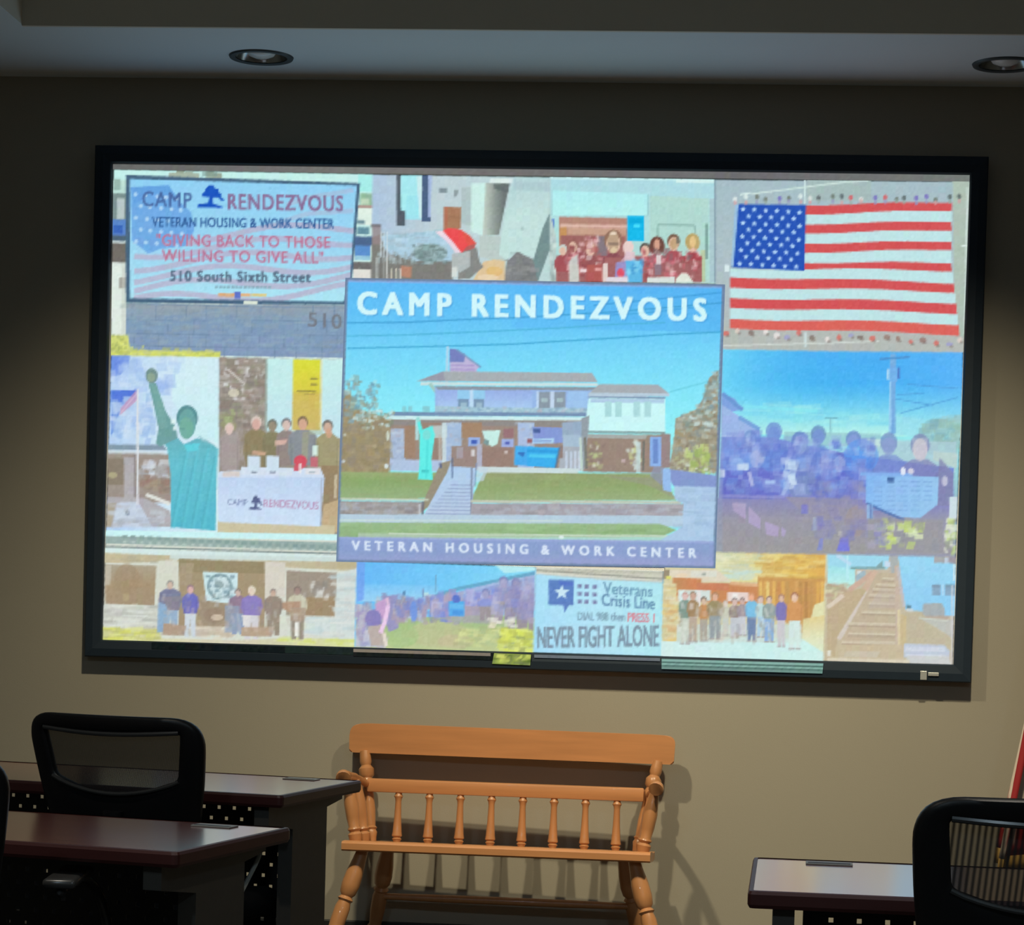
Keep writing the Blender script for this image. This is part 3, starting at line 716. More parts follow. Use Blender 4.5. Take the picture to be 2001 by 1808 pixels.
# 6 the table group
def pic_table():
    q = [(430, 699), (672, 703), (664, 1046), (428, 1042)]
    panel('slide_photo', q, 'photo of people behind a table with a printed white cloth')
    f = lambda X, Y: (190+X/4.0837, 680+Y/4.0837)
    g = lambda L: [f(*p) for p in L]
    poly(q, (150, 140, 128)); mottle(g([(985, 80), (1350, 85), (1350, 660), (985, 660)]), [(132, 122, 110), (166, 152, 142), (190, 182, 176), (150, 128, 116), (144, 146, 116), (126, 118, 112)], 200, (5, 22), (4, 14), .65, 31)
    mottle(g([(1000, 100), (1340, 100), (1340, 420), (1000, 420)]), [(222, 222, 220), (200, 194, 190)], 30, (3, 9), (3, 8), .85, 32); line(g([(1040, 170), (1180, 290)]), 4, (220, 214, 206), .7); ell(*f(1090, 360), 11, 8, (220, 214, 190), .8); mottle(g([(985, 500), (1100, 500), (1100, 640), (985, 640)]), [(160, 172, 120), (150, 150, 110)], 16, (8, 14), (8, 12), .8, 33)
    grad(g([(1355, 85), (1970, 95), (1950, 720), (1350, 700)]), [(0, (198, 240, 236)), (1, (196, 230, 240))])
    grad(g([(1565, 90), (1790, 95), (1780, 660), (1555, 660)]), [(0, (222, 224, 50)), (.42, (220, 206, 60)), (.5, (212, 188, 84)), (1, (206, 182, 100))]); line(g([(1350, 85), (1345, 700)]), 4, (150, 160, 150)); line(g([(1790, 95), (1785, 660)]), 4, (222, 226, 190))
    for Y, X0 in ((245, 1700), (292, 1700)): rect(*f(X0, Y-6), *f(X0+58, Y+6), (128, 116, 60))
    rect(*f(1590, 340), *f(1745, 352), (140, 124, 60)); rect(*f(1650, 362), *f(1740, 370), (160, 140, 70), .8)
    poly(g([(975, 660), (1350, 660), (1350, 990), (975, 990)]), (150, 138, 122)); mottle(g([(985, 660), (1350, 660), (1350, 980), (985, 980)]), [(172, 160, 158), (134, 118, 96), (150, 140, 140)], 50, (8, 18), (10, 26), .6, 34)
    for X, Y, hh, L, w, top, hair, sk in ((1055, 600, 90, 400, 170, (166, 152, 150), (216, 196, 186), (226, 196, 188)), (1270, 545, 110, 430, 210, (140, 126, 92), (220, 200, 190), (216, 172, 160)), (1398, 570, 100, 400, 170, (132, 124, 92), (110, 114, 104), (150, 136, 116)),
                                 (1510, 560, 100, 400, 170, (146, 130, 126), (120, 118, 118), (216, 190, 180)), (1640, 545, 110, 410, 240, (136, 140, 146), (136, 112, 84), (214, 168, 140)), (1840, 575, 110, 430, 200, (160, 150, 112), (116, 112, 104), (206, 170, 150))):
        x, y = f(X, Y); man(x, y, hh/4.08, L/4.08, w/4.08, sk, hair, top, None, 1, .95)
    poly(g([(1640, 670), (1690, 670), (1680, 900), (1630, 900)]), (160, 160, 130), .7); poly(g([(1420, 740), (1520, 730), (1500, 770), (1420, 780)]), (222, 182, 166), .9); poly(g([(1240, 820), (1350, 830), (1340, 860), (1240, 850)]), (214, 170, 140), .8); ell(*f(1850, 680), 6, 10, (214, 160, 130), .8); rect(*f(1720, 780), *f(1760, 860), (214, 236, 226)); rect(*f(1690, 650), *f(1800, 690), (176, 186, 150), .5)
    poly(g([(1780, 940), (1960, 940), (1900, 1420), (1800, 1400)]), (150, 128, 96)); poly(g([(1810, 1250), (1960, 1200), (1930, 1470), (1780, 1470)]), (194, 170, 130)); line(g([(1905, 1010), (1900, 1200)]), 4, (214, 200, 170)); poly(g([(1925, 800), (1975, 800), (1960, 1200), (1925, 1200)]), (180, 166, 140), .7)
    poly(g([(940, 1380), (1900, 1420), (1890, 1500), (940, 1480)]), (206, 194, 158))
    poly(g([(955, 1040), (980, 985), (1780, 955), (1815, 1040)]), (206, 222, 244)); rect(*f(1150, 950), *f(1560, 1010), (214, 226, 240)); poly(g([(1000, 990), (1140, 985), (1140, 1030), (1000, 1030)]), (216, 206, 200))
    grad(g([(955, 1035), (1815, 1035), (1780, 1425), (970, 1390)]), [(0, (190, 212, 242)), (.5, (202, 220, 246)), (1, (206, 226, 248))])
    for X in (1200, 1350): poly(g([(X, 860), (X+100, 865), (X+100, 985), (X, 985)]), (208, 226, 240)); rect(*f(X+30, 985), *f(X+75, 1000), (130, 140, 160))
    ell(*f(1622, 905), 13, 12, (216, 74, 92)); poly(g([(1570, 940), (1680, 940), (1600, 985), (1570, 985)]), (206, 84, 100)); rect(*f(1700, 870), *f(1760, 950), (196, 104, 116)); rect(*f(1610, 920), *f(1628, 1000), (240, 236, 236)); poly(g([(1660, 960), (1780, 955), (1780, 1010), (1660, 1010)]), (226, 226, 232)); rect(*f(1690, 985), *f(1740, 1000), (170, 180, 190))
    text('CAMP', *f(1040, 1255), *f(1200, 1262), 13, (120, 134, 172), .01, 1.0); pine(*f(1265, 1235), 26, 27, (84, 92, 136)); text('RENDEZVOUS', *f(1330, 1268), *f(1765, 1290), 15, (186, 150, 184), .015, 1.05)
    line(g([(1790, 1040), (1785, 1420)]), 4, (168, 176, 196), .7)

# 7 bottom left group under the eaves
def pic_eaves():
    q = [(207, 1038), (664, 1046), (699, 1100), (697, 1266), (200, 1251)]
    qq = [(207, 1038), (699, 1047), (697, 1266), (200, 1251)]
    panel('slide_photo', qq, 'photo of a group posing with a round seal banner under wide eaves')
    f = lambda X, Y: (190+X/3.9235, 1060+Y/3.9235)
    g = lambda L: [f(*p) for p in L]
    f2 = lambda X, Y: (190+X/4.0837, 680+Y/4.0837)
    g2 = lambda L: [f2(*p) for p in L]
    poly(qq, (216, 220, 206))
    poly(g2([(50, 1430), (2100, 1478), (2100, 1540), (50, 1500)]), (204, 246, 246)); poly(g2([(60, 1500), (2100, 1560), (2100, 1630), (50, 1560)]), (150, 172, 166))
    for k in range(26): rect(*f2(200+k*68, 1492+k*3.6), *f2(240+k*68, 1520+k*3.6), (126, 152, 148), .8); ell(*f2(220+k*68, 1548+k*3), 4, 2.2, (186, 204, 196), .8)
    line(g2([(50, 1585), (2100, 1650)]), 3, (112, 128, 128)); poly(g2([(50, 1595), (2100, 1660), (2100, 1710), (50, 1645)]), (214, 234, 230)); line(g2([(50, 1645), (2100, 1705)]), 3, (180, 190, 184))
    poly(g([(50, 80), (560, 100), (1990, 145), (1990, 220), (620, 150), (50, 160)]), (194, 182, 148)); poly(g([(560, 95), (1830, 115), (1830, 150), (560, 130)]), (206, 222, 216)); poly(g([(1840, 140), (1985, 145), (1985, 190), (1840, 200)]), (190, 176, 138))
    mottle(g([(50, 100), (620, 120), (620, 160), (50, 150)]), [(206, 190, 150), (180, 168, 136), (176, 176, 156)], 20, (14, 40), (3, 6), .6, 41)
    grad(g([(60, 170), (455, 180), (440, 485), (60, 470)]), [(0, (172, 160, 136)), (.5, (166, 142, 110)), (1, (164, 142, 114))]); poly(g([(60, 180), (110, 180), (100, 330), (60, 330)]), (196, 186, 166), .8); poly(g([(200, 390), (245, 385), (245, 450), (200, 450)]), (180, 160, 120), .8); ell(*f(230, 280), 25, 30, (160, 136, 104), .6)
    poly(g([(470, 140), (615, 135), (615, 480), (460, 470)]), (216, 216, 200)); poly(g([(625, 125), (1285, 150), (1285, 650), (625, 650)]), (164, 144, 112)); poly(g([(625, 125), (1285, 150), (1285, 240), (625, 230)]), (150, 134, 100)); poly(g([(640, 160), (740, 160), (720, 330), (640, 330)]), (170, 152, 124), .8)
    poly(g([(1285, 150), (1445, 155), (1440, 420), (1285, 420)]), (216, 210, 196)); poly(g([(1450, 215), (1840, 235), (1820, 570), (1450, 560)]), (158, 144, 128)); poly(g([(1600, 420), (1825, 420), (1820, 565), (1600, 560)]), (160, 136, 104)); mottle(g([(1640, 320), (1780, 320), (1780, 430), (1640, 420)]), [(222, 222, 216), (190, 184, 176), (146, 136, 126)], 18, (6, 12), (8, 18), .8, 42); poly(g([(1840, 235), (1990, 200), (1985, 760), (1600, 700), (1600, 570), (1825, 575)]), (212, 222, 218))
    mottle(g([(1840, 240), (1985, 240), (1985, 740), (1620, 690), (1620, 580), (1830, 580)]), [(190, 212, 214), (226, 230, 222), (196, 200, 196)], 50, (16, 50), (3, 7), .6, 43)
    poly(g([(45, 480), (480, 480), (470, 660), (40, 660)]), (210, 212, 200)); mottle(g([(50, 490), (470, 490), (470, 660), (45, 660)]), [(190, 190, 180), (222, 226, 218), (176, 176, 166), (226, 228, 214)], 60, (20, 60), (3, 8), .6, 44)
    grad(g([(40, 655), (460, 660), (500, 740), (1100, 750), (1350, 740), (1990, 740), (1990, 830), (40, 790)]), [(0, (206, 206, 140)), (.3, (216, 210, 170)), (.5, (214, 204, 180)), (.7, (210, 206, 166)), (1, (214, 220, 150))], 0)
    mottle(g([(45, 660), (450, 665), (440, 745), (45, 745)]), [(220, 222, 90), (200, 200, 120), (226, 230, 140), (186, 186, 110)], 40, (10, 40), (3, 7), .8, 45); mottle(g([(1350, 730), (1980, 750), (1980, 790), (1350, 770)]), [(214, 224, 110), (226, 232, 170)], 30, (10, 36), (3, 6), .7, 46)
    mottle(g([(760, 640), (1000, 640), (1000, 740), (760, 740)]), [(222, 210, 190), (200, 184, 160), (190, 176, 160)], 20, (16, 44), (4, 8), .7, 47)
    # banner with a round seal
    poly(g([(810, 225), (1080, 235), (1065, 485), (840, 480)]), (206, 232, 236)); ell(*f(940, 340), 25, 26, (128, 156, 162)); ell(*f(938, 340), 20, 21, (200, 222, 226)); ell(*f(935, 325), 9, 8, (146, 170, 172)); mottle(g([(850, 250), (1050, 250), (1040, 450), (860, 450)]), [(120, 150, 160), (216, 236, 238), (150, 176, 180)], 50, (4, 11), (3, 7), .7, 48)
    for X in (830, 900, 960, 1020): rect(*f(X, 250), *f(X+36, 268), (120, 146, 158), .7)
    poly(g([(780, 440), (1100, 480), (1080, 640), (800, 640)]), (158, 140, 116)); 
    for X, Y, hh, L, w, top, hair, legs, sk in ((560, 290, 70, 420, 180, (118, 122, 150), (150, 146, 140), (150, 176, 200), (206, 178, 160)), (715, 325, 70, 400, 130, (108, 106, 186), (150, 120, 130), (206, 214, 222), (222, 176, 170)), (1080, 355, 60, 350, 150, (146, 122, 142), (126, 110, 104), (138, 156, 186), (206, 180, 170)),
                                         (1185, 335, 75, 410, 170, (140, 124, 190), (226, 216, 196), (214, 210, 214), (228, 206, 186)), (1350, 355, 60, 360, 150, (150, 134, 120), (140, 126, 122), (150, 136, 118), (200, 170, 150)), (1535, 335, 70, 410, 150, (206, 202, 176), (130, 114, 104), (150, 140, 124), (160, 134, 120))):
        x, y = f(X, Y); man(x, y, hh/3.92, L/3.92, w/3.92, sk, hair, top, legs)
    poly(g([(470, 460), (540, 480), (530, 690), (460, 690)]), (140, 172, 204)); poly(g([(500, 420), (640, 410), (630, 520), (540, 520)]), (140, 130, 140), .8); poly(g([(510, 620), (680, 640), (670, 715), (500, 710)]), (176, 152, 130)); poly(g([(1110, 560), (1180, 560), (1160, 640), (1120, 640)]), (226, 222, 220)); poly(g([(1110, 650), (1360, 650), (1340, 720), (1100, 720)]), (184, 158, 134)); poly(g([(1420, 460), (1560, 450), (1560, 540), (1480, 540), (1420, 510)]), (176, 138, 110), .9); poly(g([(1480, 500), (1600, 500), (1590, 600), (1480, 600)]), (172, 150, 128), .8); rect(*f(1515, 610), *f(1545, 720), (240, 240, 232)); ell(*f(900, 560), 22, 14, (150, 128, 106), .8); ell(*f(920, 575), 12, 6, (220, 200, 176), .8); poly(g([(980, 480), (1090, 490), (1090, 690), (980, 690)]), (144, 158, 182), .8)
    mottle(g([(470, 400), (1600, 400), (1600, 720), (470, 720)]), [(220, 200, 186), (176, 156, 136), (140, 132, 140), (206, 206, 206)], 70, (4, 10), (6, 16), .35, 49)

# 8 field with a long crowd
def pic_field():
    q = [(697, 1096), (1047, 1108), (1042, 1276), (693, 1265)]
    panel('slide_photo', q, 'photo of a crowd lined up on grass under blue sky')
    f = lambda X, Y: (690+X/5.408, 1080+Y/5.408)
    g = lambda L: [f(*p) for p in L]
    grad(q, [(0, (96, 182, 250)), (.5, (116, 206, 250)), (1, (150, 232, 246))], 20)
    grad(g([(40, 330), (900, 350), (900, 520), (40, 520)]), [(0, (122, 200, 250)), (1, (176, 220, 246))], 90, .7)
    poly(g([(40, 95), (130, 100), (110, 500), (40, 520)]), (110, 160, 240), .8); poly(g([(1500, 130), (1920, 140), (1920, 190), (1600, 220)]), (196, 244, 242), .8)
    poly(g([(850, 480), (1925, 205), (1925, 560), (850, 560)]), (150, 172, 222)); line(g([(820, 475), (1100, 385), (1925, 215)]), 7, (96, 162, 196), .9); line(g([(900, 500), (1500, 330), (1925, 250)]), 5, (170, 190, 228), .7)
    line(g([(876, 235), (876, 420)]), 3, (110, 170, 206)); line(g([(742, 380), (742, 470)]), 4, (120, 150, 190)); rect(*f(750, 420), *f(800, 490), (196, 232, 230), .8); ell(*f(540, 430), 3, 5, (90, 140, 180))
    grad(g([(30, 690), (500, 690), (1500, 660), (1925, 690), (1925, 1080), (30, 1040)]), [(0, (160, 190, 130)), (.5, (176, 194, 136)), (1, (196, 204, 146))]); ell(*f(900, 860), 60, 26, (196, 192, 146), .55); ell(*f(480, 880), 40, 24, (166, 196, 130), .6); ell(*f(1090, 940), 36, 14, (202, 186, 150), .5)
    poly(g([(40, 540), (150, 560), (260, 900), (260, 1000), (30, 1000)]), (186, 196, 214)); mottle(g([(40, 540), (350, 480), (340, 980), (40, 980)]), [(160, 150, 200), (206, 206, 214), (176, 160, 180), (140, 140, 180), (190, 190, 200)], 70, (6, 14), (10, 26), .7, 51)
    poly(g([(300, 455), (460, 455), (480, 800), (380, 840), (330, 700)]), (150, 146, 190)); poly(g([(240, 540), (350, 480), (350, 700), (230, 720)]), (200, 160, 206)); ell(*f(215, 700), 16, 18, (134, 124, 186)); poly(g([(150, 780), (330, 760), (330, 980), (190, 990)]), (186, 172, 164)); line(g([(372, 560), (340, 720), (290, 850)]), 8, (244, 206, 240), .95); line(g([(325, 850), (350, 990)]), 7, (232, 218, 206)); line(g([(360, 480), (372, 560)]), 6, (226, 190, 216))
    mottle(g([(440, 500), (1000, 500), (1000, 690), (520, 700), (430, 720)]), [(140, 146, 196), (196, 200, 226), (170, 150, 176), (116, 130, 206), (180, 164, 170), (150, 140, 160)], 110, (6, 14), (12, 28), .75, 52); ell(*f(640, 620), 7, 20, (110, 150, 230), .9)
    mottle(g([(840, 480), (1560, 420), (1560, 680), (840, 690)]), [(140, 150, 216), (160, 146, 200), (120, 140, 220), (176, 160, 176), (190, 190, 226)], 120, (8, 16), (12, 30), .7, 53)
    poly(g([(1150, 570), (1560, 560), (1560, 760), (1180, 720)]), (172, 158, 170), .8); poly(g([(850, 690), (1500, 650), (1450, 760), (1150, 740)]), (164, 172, 158), .7)
    rect(*f(1010, 510), *f(1175, 670), (80, 170, 236)); rect(*f(1020, 540), *f(1165, 590), (110, 190, 244), .7); rect(*f(1050, 610), *f(1165, 665), (70, 150, 226), .8); ell(*f(1090, 490), 8, 8, (86, 110, 200))
    for X, Y, hh, L, w, c in ((1400, 380, 110, 340, 190, (140, 150, 214)), (1590, 250, 120, 480, 200, (130, 146, 214)), (1720, 270, 120, 560, 260, (148, 144, 190)), (1850, 330, 100, 500, 170, (154, 152, 190))):
        x, y = f(X, Y); man(x, y, hh/5.4, L/5.4, w/5.4, (160, 160, 200), (124, 134, 186), c, (156, 146, 150))
    mottle(g([(1500, 330), (1900, 330), (1900, 700), (1500, 700)]), [(126, 138, 210), (170, 160, 190), (140, 134, 180), (190, 186, 216)], 50, (8, 18), (14, 36), .5, 54)
    mottle(g([(1100, 800), (1700, 780), (1600, 1020), (1100, 1010)]), [(214, 220, 150), (190, 196, 130), (176, 180, 130), (230, 232, 160)], 70, (8, 26), (4, 9), .6, 55); mottle(g([(1560, 800), (1910, 830), (1910, 1050), (1560, 1050)]), [(226, 236, 96), (206, 216, 80), (190, 196, 90), (230, 240, 130), (160, 170, 100)], 90, (8, 26), (4, 10), .8, 56); mottle(g([(1450, 700), (1700, 700), (1700, 790), (1450, 790)]), [(236, 236, 220), (226, 220, 190)], 20, (6, 16), (4, 8), .8, 57)
    rect(1045, 1108, 1048, 1278, (150, 196, 200), .8)

# 9 helpline card
def pic_card():
    q = [(1047, 1108), (1299, 1116), (1293, 1283.5), (1042, 1276)]
    panel('slide_photo', q, 'helpline card with a star speech bubble and grey capitals')
    f = lambda X, Y: (1030+X/7.146, 1090+Y/7.146)
    g = lambda L: [f(*p) for p in L]
    grad(q, [(0, (166, 222, 250)), (.5, (178, 228, 246)), (1, (176, 232, 242))], 0)
    poly(g([(110, 90), (1910, 120), (1910, 345), (1050, 310), (140, 215)]), (206, 204, 186))
    for a, b, c, w in (((130, 175), (1900, 300), (140, 140, 130), 3), ((130, 210), (1900, 330), (222, 220, 206), 4), ((130, 140), (1900, 180), (226, 224, 210), 3), ((400, 170), (1900, 215), (150, 150, 136), 2), ((130, 235), (1900, 345), (188, 200, 196), 3)): line(g([a, b]), w, c, .85)
    grad(g([(140, 230), (1060, 330), (1840, 380), (1830, 1330), (130, 1290)]), [(0, (168, 224, 250)), (.5, (180, 230, 248)), (1, (178, 234, 242))], 0)
    poly(g([(300, 305), (650, 312), (650, 664), (585, 664), (520, 770), (505, 664), (298, 660)]), (88, 124, 194)); poly(g([(430, 330), (650, 345), (650, 400), (470, 390)]), (78, 104, 200), .6)
    cx, cy = f(486, 485)
    poly([(cx+(15.5 if j % 2 == 0 else 6.6)*math.cos(-math.pi/2+j*math.pi/5), cy+(15.5 if j % 2 == 0 else 6.6)*math.sin(-math.pi/2+j*math.pi/5)) for j in range(10)], (204, 234, 246))
    for X in (735, 832, 945):
        for Y in (398, 505, 612): rect(*f(X-30, Y-28+(X-735)*.05), *f(X+30, Y+28+(X-735)*.05), (130, 136, 176)); rect(*f(X-2, Y-10), *f(X+18, Y+18), (104, 110, 150), .7)
    text('Veterans', *f(1062, 500), *f(1752, 548), 22, (112, 158, 186), .016, 1.04, caps=False); text('Crisis Line', *f(1040, 665), *f(1785, 722), 23, (100, 142, 176), .016, 1.04, caps=False)
    text('DIAL 988 then', *f(700, 872), *f(1370, 880), 15.5, (130, 166, 184), .02, 1.0); text('PRESS 1', *f(1400, 895), *f(1782, 908), 18, (214, 140, 152), .02, 1.0)
    text('NEVER FIGHT ALONE', *f(140, 1262), *f(1845, 1235), 41, (122, 144, 162), .012, 1.0)
    rect(1294, 1116, 1297, 1284, (120, 170, 196), .6)

# 10 porch
def pic_porch():
    q = [(1299, 1078), (1618, 1083), (1609, 1293), (1293, 1283.5)]
    panel('slide_photo', q, 'photo of a large group on a timber porch')
    f = lambda X, Y: (1280+X/5.717, 1070+Y/5.717)
    g = lambda L: [f(*p) for p in L]
    poly(q, (216, 206, 160))
    grad(g([(680, 40), (1900, 60), (1900, 400), (860, 385), (680, 240)]), [(0, (226, 226, 176)), (.4, (228, 214, 140)), (.75, (234, 192, 88)), (1, (226, 172, 84))], 0)
    mottle(g([(690, 60), (1200, 60), (1200, 360), (760, 340)]), [(240, 236, 200), (206, 208, 160), (224, 222, 170), (196, 206, 180)], 80, (12, 40), (4, 9), .6, 61); mottle(g([(1100, 60), (1880, 70), (1880, 360), (1150, 370)]), [(240, 206, 110), (214, 166, 80), (236, 216, 140), (200, 160, 84)], 90, (14, 50), (3, 8), .6, 62); mottle(g([(780, 250), (1100, 250), (1100, 350), (780, 350)]), [(196, 224, 216), (206, 220, 200)], 20, (16, 36), (4, 8), .7, 63)
    poly(g([(150, 250), (690, 250), (860, 385), (520, 385), (150, 335)]), (226, 214, 190)); poly(g([(90, 250), (160, 250), (160, 360), (90, 350)]), (150, 136, 110)); poly(g([(400, 262), (690, 265), (690, 330), (400, 330)]), (222, 220, 206)); ell(*f(300, 315), 12, 4, (240, 214, 180), .8); rect(*f(525, 285), *f(565, 315), (150, 160, 150))
    poly(g([(120, 320), (180, 320), (180, 360), (120, 350)]), (220, 214, 110))
    poly(g([(200, 335), (520, 350), (520, 400), (1150, 410), (1160, 640), (200, 600)]), (206, 134, 84)); poly(g([(840, 385), (1150, 400), (1150, 440), (840, 420)]), (226, 176, 130)); poly(g([(470, 395), (830, 400), (830, 480), (470, 480)]), (204, 122, 88), .8); grad(g([(220, 340), (470, 350), (470, 470), (220, 470)]), [(0, (196, 140, 90)), (1, (214, 130, 84))], 0)
    poly(g([(1150, 330), (1890, 350), (1880, 900), (1640, 960), (1150, 620)]), (206, 152, 84)); 
    for X, c in ((1165, (240, 200, 110)), (1215, (220, 170, 90)), (1240, (240, 214, 130)), (1310, (236, 186, 96)), (1370, (206, 140, 80)), (1410, (232, 176, 88)), (1460, (196, 150, 84)), (1510, (206, 150, 80)), (1560, (222, 166, 96)), (1610, (190, 140, 80)), (1670, (180, 130, 74)), (1730, (196, 146, 84)), (1800, (226, 172, 84)), (1850, (236, 190, 96))): poly(g([(X, 380), (X+34, 382), (X+34, 640 if X < 1500 else 820), (X, 640 if X < 1500 else 800)]), c, .8)
    poly(g([(1780, 640), (1890, 600), (1880, 1270), (1690, 1200), (1740, 800)]), (230, 226, 176)); grad(g([(1650, 800), (1890, 760), (1880, 1270), (1640, 1220)]), [(0, (226, 206, 140)), (.5, (228, 230, 188)), (1, (222, 238, 214))])
    poly(g([(90, 400), (235, 400), (245, 1050), (80, 1060)]), (222, 210, 160)); mottle(g([(95, 400), (235, 400), (240, 1050), (85, 1050)]), [(232, 200, 120), (206, 196, 150), (232, 226, 196), (214, 176, 120)], 60, (8, 24), (4, 10), .7, 64)
    poly(g([(260, 475), (620, 480), (620, 600), (260, 600)]), (214, 226, 220)); rect(*f(280, 480), *f(300, 860), (222, 246, 246)); rect(*f(470, 480), *f(510, 680), (232, 226, 222))
    rect(*f(805, 500), *f(1045, 600), (236, 214, 206)); rect(*f(860, 510), *f(925, 600), (244, 240, 234))
    grad(g([(70, 1050), (700, 1040), (1000, 1000), (1640, 1020), (1890, 1180), (1880, 1300), (70, 1290)]), [(0, (214, 240, 236)), (.5, (204, 240, 238)), (1, (208, 242, 234))], 0)
    poly(g([(240, 860), (1640, 860), (1640, 1060), (240, 1060)]), (206, 222, 214), .8)
    for X, Y, hh, L, w, top, hair, legs, sk in ((335, 500, 90, 580, 150, (128, 152, 138), (200, 150, 140), (206, 212, 196), (226, 190, 180)), (425, 490, 100, 570, 140, (160, 130, 92), (160, 136, 116), (186, 168, 146), (206, 166, 146)), (545, 550, 90, 500, 130, (196, 138, 84), (120, 104, 92), (176, 166, 150), (216, 186, 160)),
            (670, 500, 100, 530, 190, (156, 138, 100), (170, 130, 96), (150, 158, 160), (226, 176, 150)), (785, 590, 70, 400, 110, (206, 204, 186), (190, 180, 170), (200, 206, 196), (220, 200, 186)), (890, 560, 90, 450, 140, (150, 132, 128), (140, 130, 126), (196, 200, 206), (216, 186, 176)), (975, 560, 80, 430, 120, (160, 148, 156), (126, 112, 110), (206, 206, 214), (210, 176, 166)),
            (1080, 510, 90, 540, 150, (122, 190, 226), (210, 150, 110), (116, 136, 170), (240, 176, 140)), (1180, 540, 90, 470, 120, (190, 220, 220), (160, 130, 120), (176, 210, 230), (220, 190, 176)), (1275, 540, 90, 520, 160, (150, 164, 160), (150, 120, 104), (140, 176, 224), (224, 196, 180)),
            (1410, 520, 90, 590, 130, (126, 118, 180), (166, 120, 100), (206, 200, 206), (226, 186, 160)), (1560, 500, 110, 640, 190, (214, 150, 90), (170, 116, 86), (214, 234, 228), (236, 196, 170))):
        x, y = f(X, Y); man(x, y, hh/5.7, L/5.7, w/5.7, sk, hair, top, legs, 1, .5, (170, 164, 160))
    mottle(g([(260, 620), (1340, 620), (1340, 1040), (260, 1040)]), [(230, 230, 224), (176, 160, 140), (150, 150, 150), (214, 206, 190)], 70, (4, 9), (8, 22), .45, 65); rect(*f(1040, 800), *f(1115, 980), (110, 132, 170)); rect(*f(1025, 625), *f(1120, 780), (124, 194, 230))
    rect(1613, 1083, 1617, 1292, (206, 206, 180), .6)

